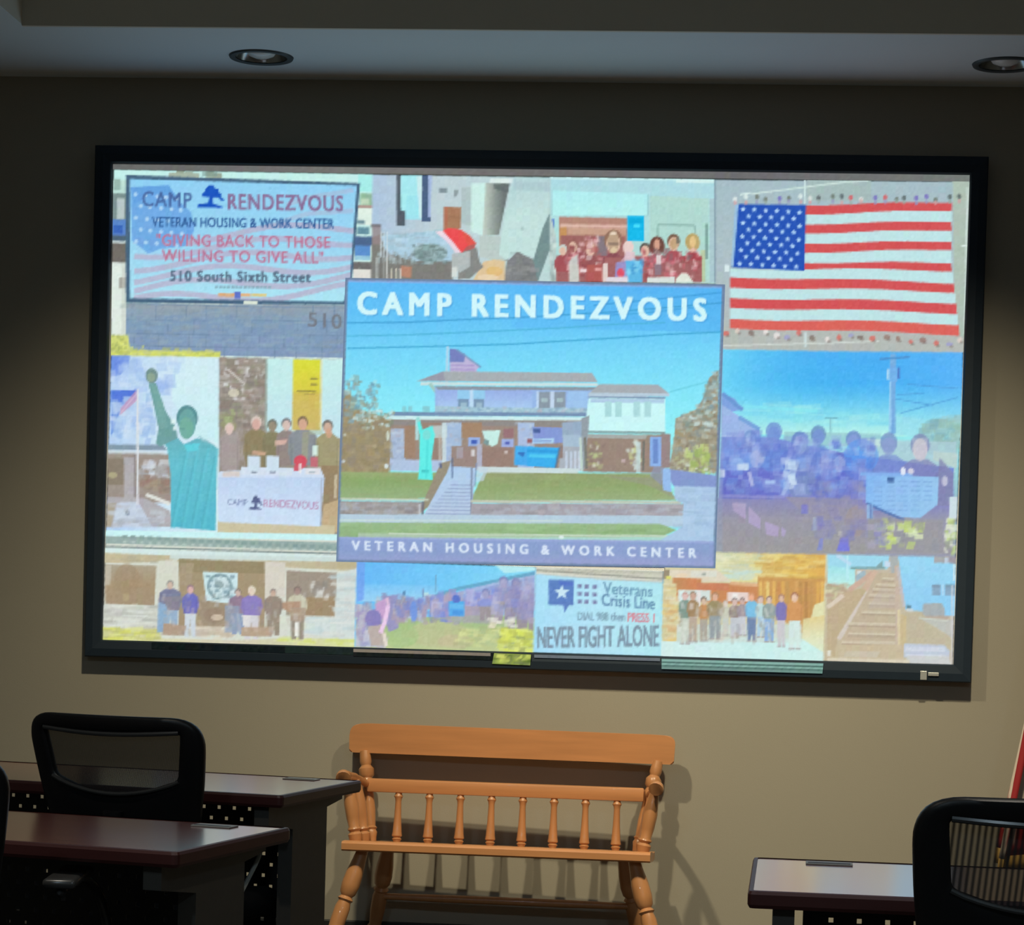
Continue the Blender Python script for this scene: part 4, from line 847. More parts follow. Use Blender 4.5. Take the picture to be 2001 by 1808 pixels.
# 11 stairs
def pic_stairs():
    q = [(1618, 1083), (1868, 1089), (1862, 1300), (1609, 1293)]
    panel('slide_photo', q, 'photo of a steep timber stair beside a blue wall')
    f = lambda X, Y: (1600+X/6.67, 1060+Y/6.67)
    g = lambda L: [f(*p) for p in L]
    grad(q, [(0, (198, 186, 166)), (1, (200, 184, 152))])
    poly(g([(115, 150), (920, 155), (900, 350), (420, 350), (115, 500)]), (158, 218, 240)); grad(g([(115, 300), (470, 350), (470, 560), (380, 600), (115, 530)]), [(0, (160, 226, 238)), (1, (196, 246, 232))]); line(g([(375, 170), (375, 500)]), 4, (186, 236, 246)); line(g([(230, 165), (420, 290)]), 7, (196, 220, 246), .8)
    line(g([(415, 335), (860, 335)]), 4, (120, 160, 160)); poly(g([(760, 300), (830, 240), (840, 340), (740, 350)]), (128, 160, 160), .9); poly(g([(860, 240), (950, 260), (950, 320), (860, 320)]), (206, 222, 240)); rect(*f(500, 375), *f(550, 430), (226, 236, 238)); poly(g([(480, 430), (600, 360), (620, 480), (480, 520)]), (160, 184, 194))
    grad(g([(1030, 160), (1500, 170), (1500, 260), (1790, 270), (1780, 960), (1640, 960), (1330, 900), (1130, 880)]), [(0, (152, 216, 246)), (1, (142, 206, 246))]); poly(g([(920, 155), (1030, 160), (1040, 400), (940, 400)]), (170, 176, 174)); poly(g([(1500, 165), (1650, 165), (1650, 270), (1500, 265)]), (168, 166, 168)); poly(g([(1640, 200), (1690, 200), (1690, 270), (1640, 270)]), (196, 206, 220)); poly(g([(1690, 180), (1800, 180), (1790, 280), (1690, 270)]), (160, 150, 158))
    for X0, X1 in ((1478, 1585), (1645, 1785)): poly(g([(X0, 550), (X1, 552), (X1, 695), (X0, 690)]), (136, 166, 192)); poly(g([(X0, 550), (X1, 552), (X1, 590), (X0, 585)]), (120, 146, 168), .8)
    line(g([(1615, 550), (1620, 690)]), 4, (176, 220, 246)); rect(*f(1750, 280), *f(1775, 500), (206, 236, 246))
    poly(g([(1360, 800), (1600, 790), (1640, 860), (1650, 1010), (1340, 1000)]), (168, 174, 176)); poly(g([(1350, 960), (1700, 960), (1680, 1020), (1400, 1015)]), (188, 168, 150)); rect(*f(1140, 815), *f(1200, 860), (96, 134, 150)); rect(*f(1140, 865), *f(1230, 905), (206, 214, 216))
    poly(g([(1080, 920), (1330, 900), (1500, 1100), (1730, 1280), (1720, 1340), (1110, 1340)]), (194, 182, 154)); poly(g([(1300, 980), (1750, 1010), (1740, 1250), (1560, 1130)]), (192, 192, 182)); line(g([(1300, 985), (1680, 1025)]), 3, (206, 210, 196))
    poly(g([(115, 530), (380, 600), (350, 660), (130, 830), (110, 700)]), (190, 178, 146)); mottle(g([(115, 540), (420, 560), (340, 680), (130, 800)]), [(206, 196, 150), (170, 164, 130), (220, 216, 176), (186, 150, 130)], 40, (8, 20), (4, 10), .6, 71)
    poly(g([(110, 850), (330, 650), (560, 600), (700, 420), (760, 420), (540, 760), (240, 1260), (210, 1500), (110, 1500)]), (194, 172, 138)); line(g([(115, 850), (320, 690)]), 8, (222, 206, 184)); line(g([(400, 620), (700, 400)]), 10, (206, 170, 150), .9); line(g([(260, 1260), (420, 1000), (700, 560)]), 9, (214, 200, 190)); line(g([(600, 620), (760, 380)]), 14, (212, 180, 156), .9)
    poly(g([(760, 400), (1000, 400), (1000, 1400), (280, 1400), (300, 1260), (560, 780)]), (196, 178, 150))
    for Y, x0 in ((470, 830), (550, 740), (610, 700), (690, 650), (795, 650), (910, 560), (1060, 380), (1190, 380), (1300, 300), (1420, 240)):
        line(g([(x0, Y), (1000, Y+12)]), 4.5, (216, 204, 178), .9); line(g([(x0, Y+26), (1000, Y+40)]), 4, (172, 152, 130), .7)
    poly(g([(800, 600), (1000, 600), (1000, 860), (640, 860)]), (196, 180, 168), .5)
    poly(g([(990, 300), (1035, 300), (1060, 900), (1050, 1390), (1000, 1390)]), (200, 180, 160)); line(g([(1040, 880), (1045, 1390)]), 5, (222, 206, 164)); poly(g([(1060, 930), (1140, 960), (1140, 1330), (1060, 1400)]), (204, 184, 140)); line(g([(1030, 320), (1110, 840)]), 6, (196, 190, 196), .8)
    poly(g([(230, 1330), (1100, 1330), (1100, 1560), (210, 1520)]), (202, 184, 152)); poly(g([(1110, 1320), (1640, 1340), (1710, 1420), (1700, 1600), (1110, 1500)]), (192, 202, 218)); 
    for Y in (1380, 1410, 1470): line(g([(1130, Y), (1640, Y+6)]), 4, (212, 218, 230), .9)
    poly(g([(1150, 1480), (1700, 1480), (1720, 1600), (1150, 1570)]), (206, 208, 206)); poly(g([(110, 1500), (1180, 1530), (1180, 1580), (110, 1560)]), (222, 210, 186), .9); rect(*f(110, 1410), *f(160, 1480), (226, 222, 206)); poly(g([(350, 1420), (800, 1420), (760, 1500), (330, 1490)]), (206, 196, 176), .7)
    rect(*f(1725, 560), *f(1750, 1600), (220, 220, 226), .6)

# 12 blue crowd
def pic_crowd():
    q = [(1397, 684), (1882, 690), (1868, 1089), (1397, 1079)]
    panel('slide_photo', q, 'photo of a crowd in blue shade beside a utility pole')
    f = lambda X, Y: (1390+X/3.9235, 670+Y/3.9235)
    g = lambda L: [f(*p) for p in L]
    grad(q, [(0, (66, 174, 246)), (.2, (62, 178, 246)), (.33, (84, 200, 242)), (.42, (150, 236, 240)), (1, (150, 150, 170))])
    grad(g([(60, 40), (900, 45), (900, 640), (60, 620)]), [(0, (112, 220, 250)), (1, (70, 186, 246))], 0, .85, (1, 0)); grad(g([(900, 40), (1930, 45), (1930, 640), (900, 620)]), [(0, (66, 168, 250)), (1, (92, 178, 252))], 0, .7, (0, 1))
    grad(g([(60, 300), (1930, 330), (1930, 720), (60, 700)]), [(0, (120, 220, 244)), (1, (186, 246, 236))], 90, 1.0, (0, 1)); mottle(g([(240, 440), (1360, 560), (1360, 660), (240, 600)]), [(150, 236, 240), (120, 214, 240), (176, 244, 236)], 40, (30, 70), (4, 9), .4, 80); line(g([(240, 485), (820, 525)]), 6, (130, 232, 244), .7); poly(g([(1400, 560), (1750, 600), (1700, 740), (1400, 700)]), (150, 224, 240), .8)
    poly(g([(75, 380), (180, 430), (240, 515), (75, 540)]), (124, 160, 226)); poly(g([(75, 470), (210, 560), (370, 660), (380, 760), (75, 740)]), (156, 182, 234)); line(g([(85, 390), (240, 515)]), 8, (104, 148, 214)); line(g([(210, 570), (370, 665)]), 8, (116, 160, 220)); rect(*f(75, 715), *f(240, 728), (190, 206, 240))
    line(g([(1393, 85), (1390, 700)]), 11, (112, 170, 226)); line(g([(1372, 300), (1370, 690)]), 4, (150, 206, 246)); line(g([(1290, 125), (1520, 110)]), 4, (70, 140, 206)); rect(*f(1345, 200), *f(1363, 285), (170, 216, 246)); rect(*f(1428, 190), *f(1444, 275), (70, 110, 190)); poly(g([(1365, 190), (1425, 190), (1425, 300), (1365, 300)]), (110, 176, 236))
    for a, b in (((1500, 318), (1890, 350)), ((1420, 400), (1630, 386)), ((1450, 540), (1890, 420)), ((1410, 430), (1700, 480))): line(g([a, b]), 2.2, (70, 146, 210), .7)
    line(g([(915, 575), (915, 720)]), 3, (130, 190, 200)); line(g([(870, 575), (970, 578)]), 2.5, (110, 180, 196))
    mottle(g([(1600, 700), (1700, 610), (1900, 560), (1890, 860), (1600, 800)]), [(140, 190, 196), (126, 176, 186), (160, 206, 206), (150, 186, 170)], 90, (10, 28), (8, 20), .6, 81)
    poly(g([(560, 680), (1300, 700), (1300, 800), (560, 780)]), (150, 200, 206), .8); poly(g([(1140, 740), (1880, 760), (1870, 1000), (1140, 900)]), (176, 206, 216), .8); poly(g([(1700, 830), (1890, 850), (1880, 960), (1700, 900)]), (186, 210, 206)); rect(*f(1140, 735), *f(1300, 790), (206, 236, 226), .7)
    grad(g([(75, 720), (420, 720), (1100, 860), (1860, 960), (1850, 1620), (40, 1600)]), [(0, (120, 146, 220)), (.35, (112, 130, 214)), (.55, (128, 128, 196)), (.7, (148, 148, 172)), (1, (156, 152, 158))])
    for X, Y, hh, L, w, top, hair, sk in ((300, 670, 130, 520, 260, (116, 150, 226), (110, 140, 204), (156, 178, 232)), (480, 610, 160, 560, 240, (94, 130, 214), (104, 134, 206), (110, 140, 214)), (680, 680, 170, 500, 260, (106, 140, 216), (88, 116, 196), (160, 184, 232)), (820, 635, 150, 520, 220, (96, 126, 210), (92, 124, 184), (116, 146, 216)),
                                          (1090, 675, 150, 500, 320, (86, 140, 232), (96, 120, 196), (136, 156, 222)), (1360, 690, 170, 480, 300, (116, 136, 208), (110, 130, 190), (140, 156, 210)), (1600, 700, 190, 480, 330, (126, 126, 180), (120, 126, 176), (206, 200, 210)), (980, 840, 150, 420, 220, (106, 116, 200), (96, 106, 190), (176, 186, 232)),
                                          (350, 790, 170, 520, 260, (110, 112, 202), (150, 176, 228), (170, 180, 226)), (200, 880, 130, 420, 240, (92, 100, 196), (150, 190, 240), (140, 170, 230)), (880, 860, 140, 420, 200, (112, 120, 200), (110, 116, 196), (136, 146, 212))):
        x, y = f(X, Y); man(x, y, hh/3.92, L/3.92, w/3.92, sk, hair, top, None, .72, .95)
    poly(g([(110, 980), (560, 990), (540, 1170), (100, 1165)]), (98, 104, 200), .85); ell(*f(690, 1060), 28, 38, (122, 140, 192), .8); poly(g([(1000, 950), (1180, 900), (1180, 1180), (1000, 1100)]), (96, 112, 206), .7); ell(*f(1150, 870), 34, 34, (86, 150, 240), .6); poly(g([(1750, 880), (1860, 1000), (1850, 1250), (1730, 1250)]), (130, 130, 170), .8)
    mottle(g([(100, 700), (1250, 760), (1200, 1160), (100, 1160)]), [(150, 176, 232), (88, 106, 200), (126, 140, 216), (170, 186, 236), (104, 116, 190), (116, 160, 236)], 220, (8, 24), (8, 26), .42, 82); mottle(g([(560, 900), (700, 900), (640, 1080), (560, 1160)]), [(176, 206, 240), (206, 226, 246)], 14, (8, 16), (8, 20), .7, 83)
    rect(*f(200, 925), *f(285, 975), (196, 216, 244)); line(g([(290, 990), (315, 1100)]), 7, (190, 196, 236), .8); line(g([(560, 980), (590, 1080), (545, 1170)]), 7, (170, 190, 236), .7); rect(*f(410, 1055), *f(490, 1080), (170, 196, 244)); rect(*f(60, 970), *f(105, 1030), (216, 226, 246), .8)
    line(g([(80, 1172), (560, 1185)]), 4, (140, 140, 206)); grad(g([(40, 1190), (700, 1200), (1180, 1300), (1180, 1620), (40, 1600)]), [(0, (134, 132, 186)), (.4, (152, 148, 162)), (1, (156, 152, 152))]); poly(g([(560, 1180), (1160, 1200), (1200, 1400), (700, 1300)]), (152, 146, 162), .7)
    for L_ in ([(160, 1225), (265, 1230), (260, 1350), (170, 1290)], [(285, 1250), (380, 1350), (375, 1430), (285, 1380)], [(410, 1370), (520, 1410), (510, 1490), (420, 1470)], [(535, 1410), (575, 1440), (560, 1490), (540, 1480)]): poly(g(L_), (174, 160, 196))
    rect(*f(780, 1340), *f(806, 1440), (190, 206, 200), .8); poly(g([(990, 1500), (1050, 1480), (1060, 1600), (960, 1600)]), (120, 120, 220)); poly(g([(830, 1500), (860, 1500), (850, 1590), (810, 1590)]), (126, 136, 210), .8); rect(*f(690, 1240), *f(740, 1310), (120, 120, 206), .8); ell(*f(990, 1465), 5, 6, (180, 176, 176)); ell(*f(1110, 1370), 22, 30, (162, 146, 146), .6)
    mottle(g([(760, 1100), (1200, 1060), (1200, 1500), (820, 1480)]), [(116, 120, 200), (150, 146, 176), (134, 130, 180)], 60, (10, 26), (8, 26), .4, 84)
    grad(g([(1190, 1005), (1745, 1030), (1735, 1240), (1600, 1345), (1470, 1340), (1360, 1300), (1185, 1225)]), [(0, (126, 182, 244)), (.4, (144, 192, 242)), (1, (150, 200, 240))], 20); rect(*f(1140, 990), *f(1540, 1020), (130, 176, 240), .9); rect(*f(1350, 1030), *f(1400, 1075), (64, 100, 160))
    for k in range(7):
        for j in range(5):
            if k > 4 and j > 3: continue
            rect(*f(1240+j*96+(k % 2)*14, 1062+k*36), *f(1240+j*96+70, 1070+k*36), (116, 160, 216), .65)
    line(g([(1190, 1230), (1340, 1300), (1480, 1360)]), 5, (70, 110, 176), .8); rect(*f(1190, 1240), *f(1240, 1350), (150, 200, 246), .7); line(g([(1222, 1240), (1222, 1350)]), 5, (96, 120, 180), .8); ell(*f(1470, 985), 5, 8, (226, 230, 246)); ell(*f(1530, 985), 6, 6, (214, 210, 226)); ell(*f(1790, 1060), 6, 10, (190, 190, 214)); ell(*f(1600, 820), 14, 22, (214, 206, 212), .9); poly(g([(1540, 730), (1660, 730), (1640, 900), (1570, 900)]), (190, 190, 206), .5)
    poly(g([(1200, 1350), (1780, 1360), (1770, 1610), (1200, 1600)]), (152, 150, 156), .9); mottle(g([(1300, 1360), (1620, 1360), (1600, 1570), (1300, 1560)]), [(206, 226, 110), (190, 210, 120), (160, 160, 150), (226, 236, 190), (140, 140, 150)], 55, (6, 18), (6, 16), .8, 85); mottle(g([(1800, 1340), (1870, 1340), (1860, 1600), (1790, 1600)]), [(196, 222, 120), (226, 232, 210), (150, 156, 140)], 24, (6, 14), (8, 20), .85, 86); rect(*f(1825, 1180), *f(1885, 1350), (206, 222, 230)); mottle(g([(1200, 1380), (1330, 1380), (1330, 1560), (1200, 1560)]), [(130, 130, 190), (170, 166, 190)], 16, (8, 18), (8, 14), .6, 87)
    rect(1397, 684, 1412, 1079, (140, 160, 190), .35)

# 13 the card in the middle
def pic_centre():
    q = [(675, 543), (1417, 556), (1398, 1111), (657, 1098)]
    panel('slide_photo', q, 'largest photo: a two storey house under white capital letters', depth=0.0024)
    poly(q, (104, 122, 150))
    qi = [(680, 549), (1411, 561), (1393, 1106), (663, 1093)]
    fa = lambda X, Y: (650+X/5.131, 530+Y/5.131)
    fb = lambda X, Y: (1030+X/5.131, 530+Y/5.131)
    fc = lambda X, Y: (650+X/5.131, 800+Y/5.131)
    fd = lambda X, Y: (1030+X/5.131, 800+Y/5.131)
    ga = lambda L: [fa(*p) for p in L]; gb = lambda L: [fb(*p) for p in L]; gc = lambda L: [fc(*p) for p in L]; gd = lambda L: [fd(*p) for p in L]
    grad(qi, [(0, (84, 184, 250)), (.14, (94, 196, 250)), (.25, (112, 214, 252)), (.42, (132, 234, 252)), (.55, (146, 246, 252)), (1, (146, 240, 250))])
    grad([(1000, 555), (1411, 561), (1408, 650), (1000, 640)], [(0, (84, 184, 250)), (1, (70, 168, 242))], 0, .45)
    line([(680, 549), (1411, 561)], 5, (140, 170, 226), .8)
    for P_, c in (([(679, 631), (800, 630), (900, 625), (1010, 621), (1200, 610), (1411, 592)], (52, 150, 205)), ([(679, 657), (790, 655), (930, 649), (1100, 641), (1200, 634), (1300, 631)], (70, 176, 215)), ([(679, 681), (860, 677), (1000, 673), (1080, 668), (1200, 661), (1300, 654), (1410, 649)], (52, 158, 205)), ([(1160, 597), (1300, 583), (1410, 572)], (52, 150, 215)), ([(1150, 618), (1260, 612), (1380, 598)], (60, 160, 220)), ([(1309, 766), (1380, 747)], (104, 206, 226))):
        line(P_, 3.0, c, .8)
    for x, y, dx in ((2.5, 2.5, 0),): text('CAMP RENDEZVOUS', 698+x, 614+y, 1381+x, 627+y, 43, (64, 150, 216), .030, 1.42, .6)
    text('CAMP RENDEZVOUS', 698, 614, 1381, 627, 43, (212, 250, 255), .030, 1.42)
    # flag on its pole
    line([(875, 677), (871, 810)], 5, (176, 216, 240)); poly([(879, 682), (890, 682), (914, 697), (939, 716), (932, 722), (930, 734), (879, 733)], (190, 180, 218)); poly([(879, 682), (892, 683), (909, 692), (907, 708), (879, 708)], (112, 124, 190)); line([(893, 684), (940, 718)], 4, (110, 150, 190), .8)
    for y in (714, 722, 730): line([(879, y), (928, y+1)], 2.4, (160, 140, 200), .8)
    # main house
    poly([(814, 745), (866, 726), (1157, 729), (1168, 747)], (166, 172, 176)); poly([(820, 744), (866, 726), (870, 745)], (150, 152, 166)); line([(822, 750), (1168, 752)], 6, (204, 226, 226)); line([(840, 750), (854, 768)], 7, (160, 200, 190)); 
    poly([(850, 756), (1162, 757), (1158, 812), (850, 812)], (150, 182, 232)); poly([(850, 755), (1168, 757), (1156, 763), (856, 762)], (136, 146, 158)); grad([(855, 763), (1040, 763), (1040, 800), (855, 800)], [(0, (150, 174, 232)), (1, (170, 204, 244))]); poly([(1110, 765), (1148, 766), (1148, 800), (1106, 800)], (156, 196, 240))
    for x0, x1 in ((894, 918), (925, 948)): rect(x0, 763, x1, 780, (146, 204, 240), 1, 0); rect(x0+1, 780, x1-2, 802, (118, 148, 178), 1, 0); rect(x0+6, 787, x1-6, 797, (156, 186, 206), 1, 0)
    rect(918, 762, 925, 806, (190, 222, 246), 1, 0)
    for x0, x1 in ((1053, 1075), (1083, 1105)): rect(x0, 766, x1, 800, (136, 150, 164), 1, 0); rect(x0+5, 778, x1-5, 786, (176, 206, 206), .7, 0)
    rect(1075, 765, 1083, 804, (196, 216, 240), 1, 0); rect(1048, 765, 1053, 800, (190, 214, 244), 1, 0)
    poly([(850, 793), (895, 795), (950, 797), (1150, 798), (1150, 812), (780, 812), (850, 806)], (160, 196, 212)); mottle([(860, 796), (1150, 798), (1150, 808), (860, 806)], [(186, 216, 226), (126, 160, 186), (150, 190, 206), (180, 176, 190)], 90, (4, 10), (3, 7), .6, 91)
    poly([(770, 805), (1150, 807), (1150, 814), (760, 813)], (112, 140, 176)); poly([(760, 813), (1150, 815), (1150, 822), (760, 820)], (206, 240, 242))
    for x in (786, 798, 826, 832): rect(x, 794, x+8, 806, (130, 196, 206), .8, 0)
    # porch
    poly([(757, 820), (1152, 822), (1140, 920), (757, 918)], (154, 134, 120)); poly([(757, 821), (1152, 823), (1152, 834), (757, 831)], (136, 136, 136), .7)
    for x0, x1, y0, c in ((762, 792, 838, (170, 188, 214)), (871, 902, 826, (164, 188, 220)), (1012, 1044, 826, (170, 190, 226))): rect(x0, y0, x1, 915, c, 1, 0); mottle([(x0, y0), (x1, y0), (x1, 912), (x0, 912)], [(190, 206, 222), (146, 164, 192), (176, 176, 190)], 22, (5, 14), (4, 8), .6, int(x0))
    rect(812, 818, 818, 860, (180, 224, 226), 1, 0); rect(820, 826, 862, 900, (150, 126, 112), 1, 0); rect(838, 832, 874, 856, (196, 214, 214), .8, 0); rect(790, 832, 812, 895, (158, 128, 104), 1, 0); poly([(762, 898), (880, 900), (880, 922), (760, 920)], (176, 196, 226)); rect(857, 850, 862, 900, (190, 180, 170), .8, 0); rect(864, 826, 872, 905, (206, 226, 230), .9, 0)
    rect(902, 826, 942, 856, (162, 128, 100), 1, 0); rect(915, 855, 938, 874, (150, 176, 226), 1, 0); rect(921, 860, 932, 868, (60, 90, 180), 1, 0); poly([(942, 842), (978, 841), (972, 868), (962, 873), (950, 866)], (200, 240, 232)); poly([(948, 858), (956, 862), (954, 872), (944, 866)], (120, 150, 150)); rect(980, 858, 1004, 874, (160, 176, 226), 1, 0); rect(987, 863, 996, 869, (84, 96, 180), 1, 0); rect(984, 838, 1004, 856, (150, 104, 110), .8, 0)
    rect(882, 872, 932, 912, (152, 130, 122), 1, 0); rect(892, 874, 905, 896, (170, 166, 176), .7, 0); rect(921, 879, 928, 892, (214, 210, 210), 1, 0); rect(942, 874, 1003, 912, (150, 122, 110), 1, 0); rect(986, 881, 992, 887, (206, 190, 186), 1, 0); rect(932, 868, 942, 916, (176, 176, 196), 1, 0)
    poly([(1040, 834), (1100, 836), (1100, 866), (1044, 868)], (130, 150, 214)); rect(1042, 838, 1056, 846, (66, 90, 150), 1, 0); poly(gd([(40, 300), (270, 290), (265, 340), (30, 340)]), (176, 216, 244)); poly(gd([(60, 310), (250, 310), (240, 325), (60, 325)]), (110, 130, 200), .7); rect(1030, 858, 1040, 866, (150, 90, 96), 1, 0); poly([(1098, 826), (1152, 822), (1140, 870), (1100, 872)], (150, 172, 196)); rect(1100, 850, 1134, 874, (166, 190, 210), 1, 0); poly([(1096, 872), (1140, 874), (1136, 916), (1092, 916)], (170, 176, 186)); 
    for x in (1105, 1114, 1122, 1130): rect(x, 882, x+4, 922, (206, 220, 240), .8, 0)
    rect(1092, 872, 1100, 896, (140, 122, 116), 1, 0); poly(gc([(1830, 370), (2010, 372), (2010, 570), (1820, 560)]), (66, 170, 240)); poly(gd([(0, 375), (325, 385), (280, 590), (0, 570)]), (52, 172, 240)); poly(gd([(0, 400), (310, 410), (300, 440), (0, 430)]), (40, 150, 222), .8); poly(gd([(20, 450), (290, 455), (280, 490), (20, 480)]), (80, 210, 250), .8); poly(gc([(1860, 430), (1930, 430), (1910, 480), (1860, 450)]), (50, 110, 190)); line(gd([(325, 385), (285, 590)]), 4, (70, 110, 150), .7)
    poly([(935, 912), (1130, 916), (1130, 926), (935, 924)], (206, 222, 222)); 
    # right wing
    poly([(1148, 772), (1171, 751), (1286, 752), (1308, 770)], (166, 172, 178)); poly([(1150, 768), (1308, 769), (1308, 775), (1150, 776)], (184, 206, 222)); line([(1150, 777), (1300, 778)], 4, (120, 146, 176)); poly([(1150, 778), (1300, 780), (1300, 845), (1142, 842)], (204, 250, 250)); poly([(1154, 780), (1298, 781), (1298, 788), (1154, 787)], (176, 206, 232))
    for x in (1182, 1202, 1238, 1259): rect(x, 785, x+13, 815, (172, 220, 222), 1, 0)
    line([(1142, 844), (1300, 846)], 4, (130, 156, 156)); poly([(1140, 848), (1295, 850), (1292, 925), (1136, 922)], (152, 130, 116)); poly([(1140, 848), (1265, 850), (1262, 858), (1144, 856)], (166, 170, 166)); poly([(1136, 818), (1152, 812), (1150, 840), (1142, 918), (1138, 918)], (146, 156, 164)); line([(1134, 855), (1137, 922)], 5, (196, 216, 206)); line([(1143, 855), (1146, 916)], 5, (116, 116, 106))
    mottle([(1150, 862), (1180, 862), (1180, 918), (1148, 918)], [(190, 200, 140), (160, 150, 110), (214, 210, 196), (140, 120, 110)], 36, (4, 11), (4, 10), .8, 92); mottle([(1222, 862), (1250, 862), (1250, 918), (1236, 918)], [(206, 216, 150), (190, 206, 210), (214, 226, 216), (150, 140, 120)], 30, (4, 9), (5, 14), .8, 93); rect(1243, 864, 1252, 924, (196, 216, 216), .8, 0); line([(1258, 862), (1257, 920)], 4, (106, 106, 100)); rect(1270, 854, 1292, 912, (138, 178, 238), 1, 0); rect(1276, 858, 1286, 906, (90, 120, 190), .7, 0); rect(1292, 848, 1310, 915, (150, 130, 128), 1, 0); rect(1214, 898, 1222, 904, (196, 170, 170), 1, 0)
    # trees
    lt = [(663, 760), (684, 768), (700, 800), (720, 806), (764, 822), (760, 925), (660, 925)]
    poly(lt, (154, 138, 104)); mottle(lt, [(166, 146, 100), (140, 126, 90), (176, 160, 126), (150, 136, 110), (140, 130, 116)], 220, (6, 20), (5, 14), .5, 94)
    mottle([(668, 762), (690, 736), (706, 738), (712, 770), (732, 744), (744, 752), (735, 790), (752, 812), (690, 830), (670, 800)], [(110, 160, 180), (140, 170, 180), (120, 150, 160), (150, 150, 130), (176, 230, 232), (130, 156, 150)], 110, (4, 12), (4, 14), .7, 95); mottle([(690, 800), (770, 805), (770, 840), (700, 836)], [(200, 222, 216), (130, 140, 120), (160, 160, 130), (210, 236, 236)], 40, (4, 12), (4, 9), .8, 96); ell(758, 852, 3, 10, (206, 216, 200)); ell(755, 911, 4, 5, (214, 226, 226)); ell(733, 872, 4, 4, (176, 160, 126)); ell(674, 850, 3, 3, (190, 190, 170)); ell(671, 902, 4, 3, (200, 206, 200))
    rt = [(1404, 724), (1386, 738), (1378, 770), (1362, 800), (1320, 818), (1318, 850), (1308, 920), (1400, 922)]
    poly(rt, (158, 148, 126)); mottle(rt, [(140, 132, 104), (176, 176, 156), (200, 206, 190), (130, 140, 140), (160, 140, 104), (150, 160, 150), (126, 116, 96)], 260, (5, 14), (4, 12), .6, 97); mottle([(1404, 720), (1384, 740), (1376, 775), (1360, 805), (1400, 800)], [(130, 160, 165), (176, 206, 206), (120, 140, 140), (150, 160, 140)], 60, (4, 10), (4, 9), .7, 98); mottle([(1320, 815), (1400, 800), (1400, 840), (1320, 846)], [(206, 230, 226), (130, 150, 140), (160, 176, 160)], 40, (5, 14), (4, 8), .7, 99)
    mottle([(1340, 875), (1385, 868), (1385, 924), (1340, 922)], [(176, 196, 104), (156, 176, 96), (206, 216, 150), (190, 206, 130)], 46, (5, 12), (8, 18), .8, 100); mottle([(1318, 895), (1345, 895), (1345, 925), (1318, 925)], [(206, 216, 196), (190, 196, 150), (150, 140, 110)], 20, (5, 12), (4, 8), .8, 101); mottle([(1320, 915), (1400, 915), (1400, 926), (1320, 926)], [(226, 232, 220), (130, 126, 120), (206, 216, 150)], 20, (4, 14), (3, 6), .8, 102)
    # lawns, steps, walls
    grad([(662, 922), (862, 924), (840, 974), (662, 976)], [(0, (152, 168, 112)), (.3, (136, 164, 100)), (1, (150, 176, 126))]); grad([(945, 924), (1292, 926), (1322, 978), (920, 978)], [(0, (146, 156, 106)), (.5, (142, 164, 104)), (1, (154, 174, 124))]); mottle([(662, 925), (1300, 926), (1300, 974), (662, 972)], [(160, 180, 116), (136, 156, 104), (156, 160, 110)], 90, (14, 50), (3, 7), .3, 103)
    poly([(862, 905), (882, 900), (868, 940), (838, 990), (820, 1005), (832, 970), (852, 925)], (150, 140, 118)); poly([(1180, 930), (1290, 935), (1322, 976), (1270, 950)], (150, 150, 130), .6)
    grad([(880, 912), (930, 914), (921, 1012), (826, 1010)], [(0, (176, 206, 240)), (1, (186, 204, 228))])
    for k in range(9):
        t = k/9; line([(880-54*t*1.0, 948+k*7), (922, 949+k*7)], 2.4, (142, 158, 196), .75)
    line([(922, 914), (921, 1004)], 4, (116, 126, 150), .8); line([(884, 895), (884, 935)], 3, (80, 100, 140), .8); line([(860, 905), (862, 915)], 5, (80, 90, 130), .8); line([(931, 905), (928, 950)], 3, (120, 140, 180), .7); poly([(932, 912), (955, 914), (945, 940), (930, 942)], (196, 214, 230), .7)
    line([(662, 975), (838, 977)], 4, (196, 204, 180)); line([(920, 980), (1330, 982)], 5, (196, 200, 180)); poly([(662, 979), (826, 981), (822, 1006), (660, 1005)], (154, 148, 146)); poly([(921, 984), (1336, 985), (1334, 1008), (920, 1008)], (164, 158, 166)); mottle([(662, 982), (822, 984), (820, 1004), (662, 1003)], [(176, 170, 164), (134, 128, 130), (170, 176, 190)], 50, (8, 20), (4, 9), .6, 104); mottle([(925, 986), (1330, 987), (1330, 1006), (925, 1006)], [(180, 176, 180), (146, 140, 146), (176, 184, 196)], 80, (10, 26), (4, 9), .5, 105); line([(827, 980), (826, 1008)], 5, (110, 104, 116), .8); line([(820, 985), (820, 1008)], 4, (206, 212, 220), .7)
    poly([(660, 1005), (1336, 1008), (1336, 1030), (660, 1022)], (182, 206, 224)); line([(662, 1017), (1100, 1018)], 3, (206, 226, 216), .8)
    grad([(660, 1021), (1290, 1024), (1322, 1036), (1290, 1050), (660, 1052)], [(0, (150, 184, 134)), (1, (140, 176, 118))]); mottle([(662, 1023), (1290, 1026), (1290, 1046), (662, 1048)], [(160, 196, 140), (134, 166, 112), (156, 180, 140)], 70, (14, 50), (3, 6), .5, 106); poly([(700, 1042), (1390, 1046), (1390, 1058), (700, 1050)], (184, 206, 186), .7); line([(760, 1043), (1310, 1048)], 3, (206, 222, 200), .8); ell(1097, 1050, 5, 3, (226, 240, 240))
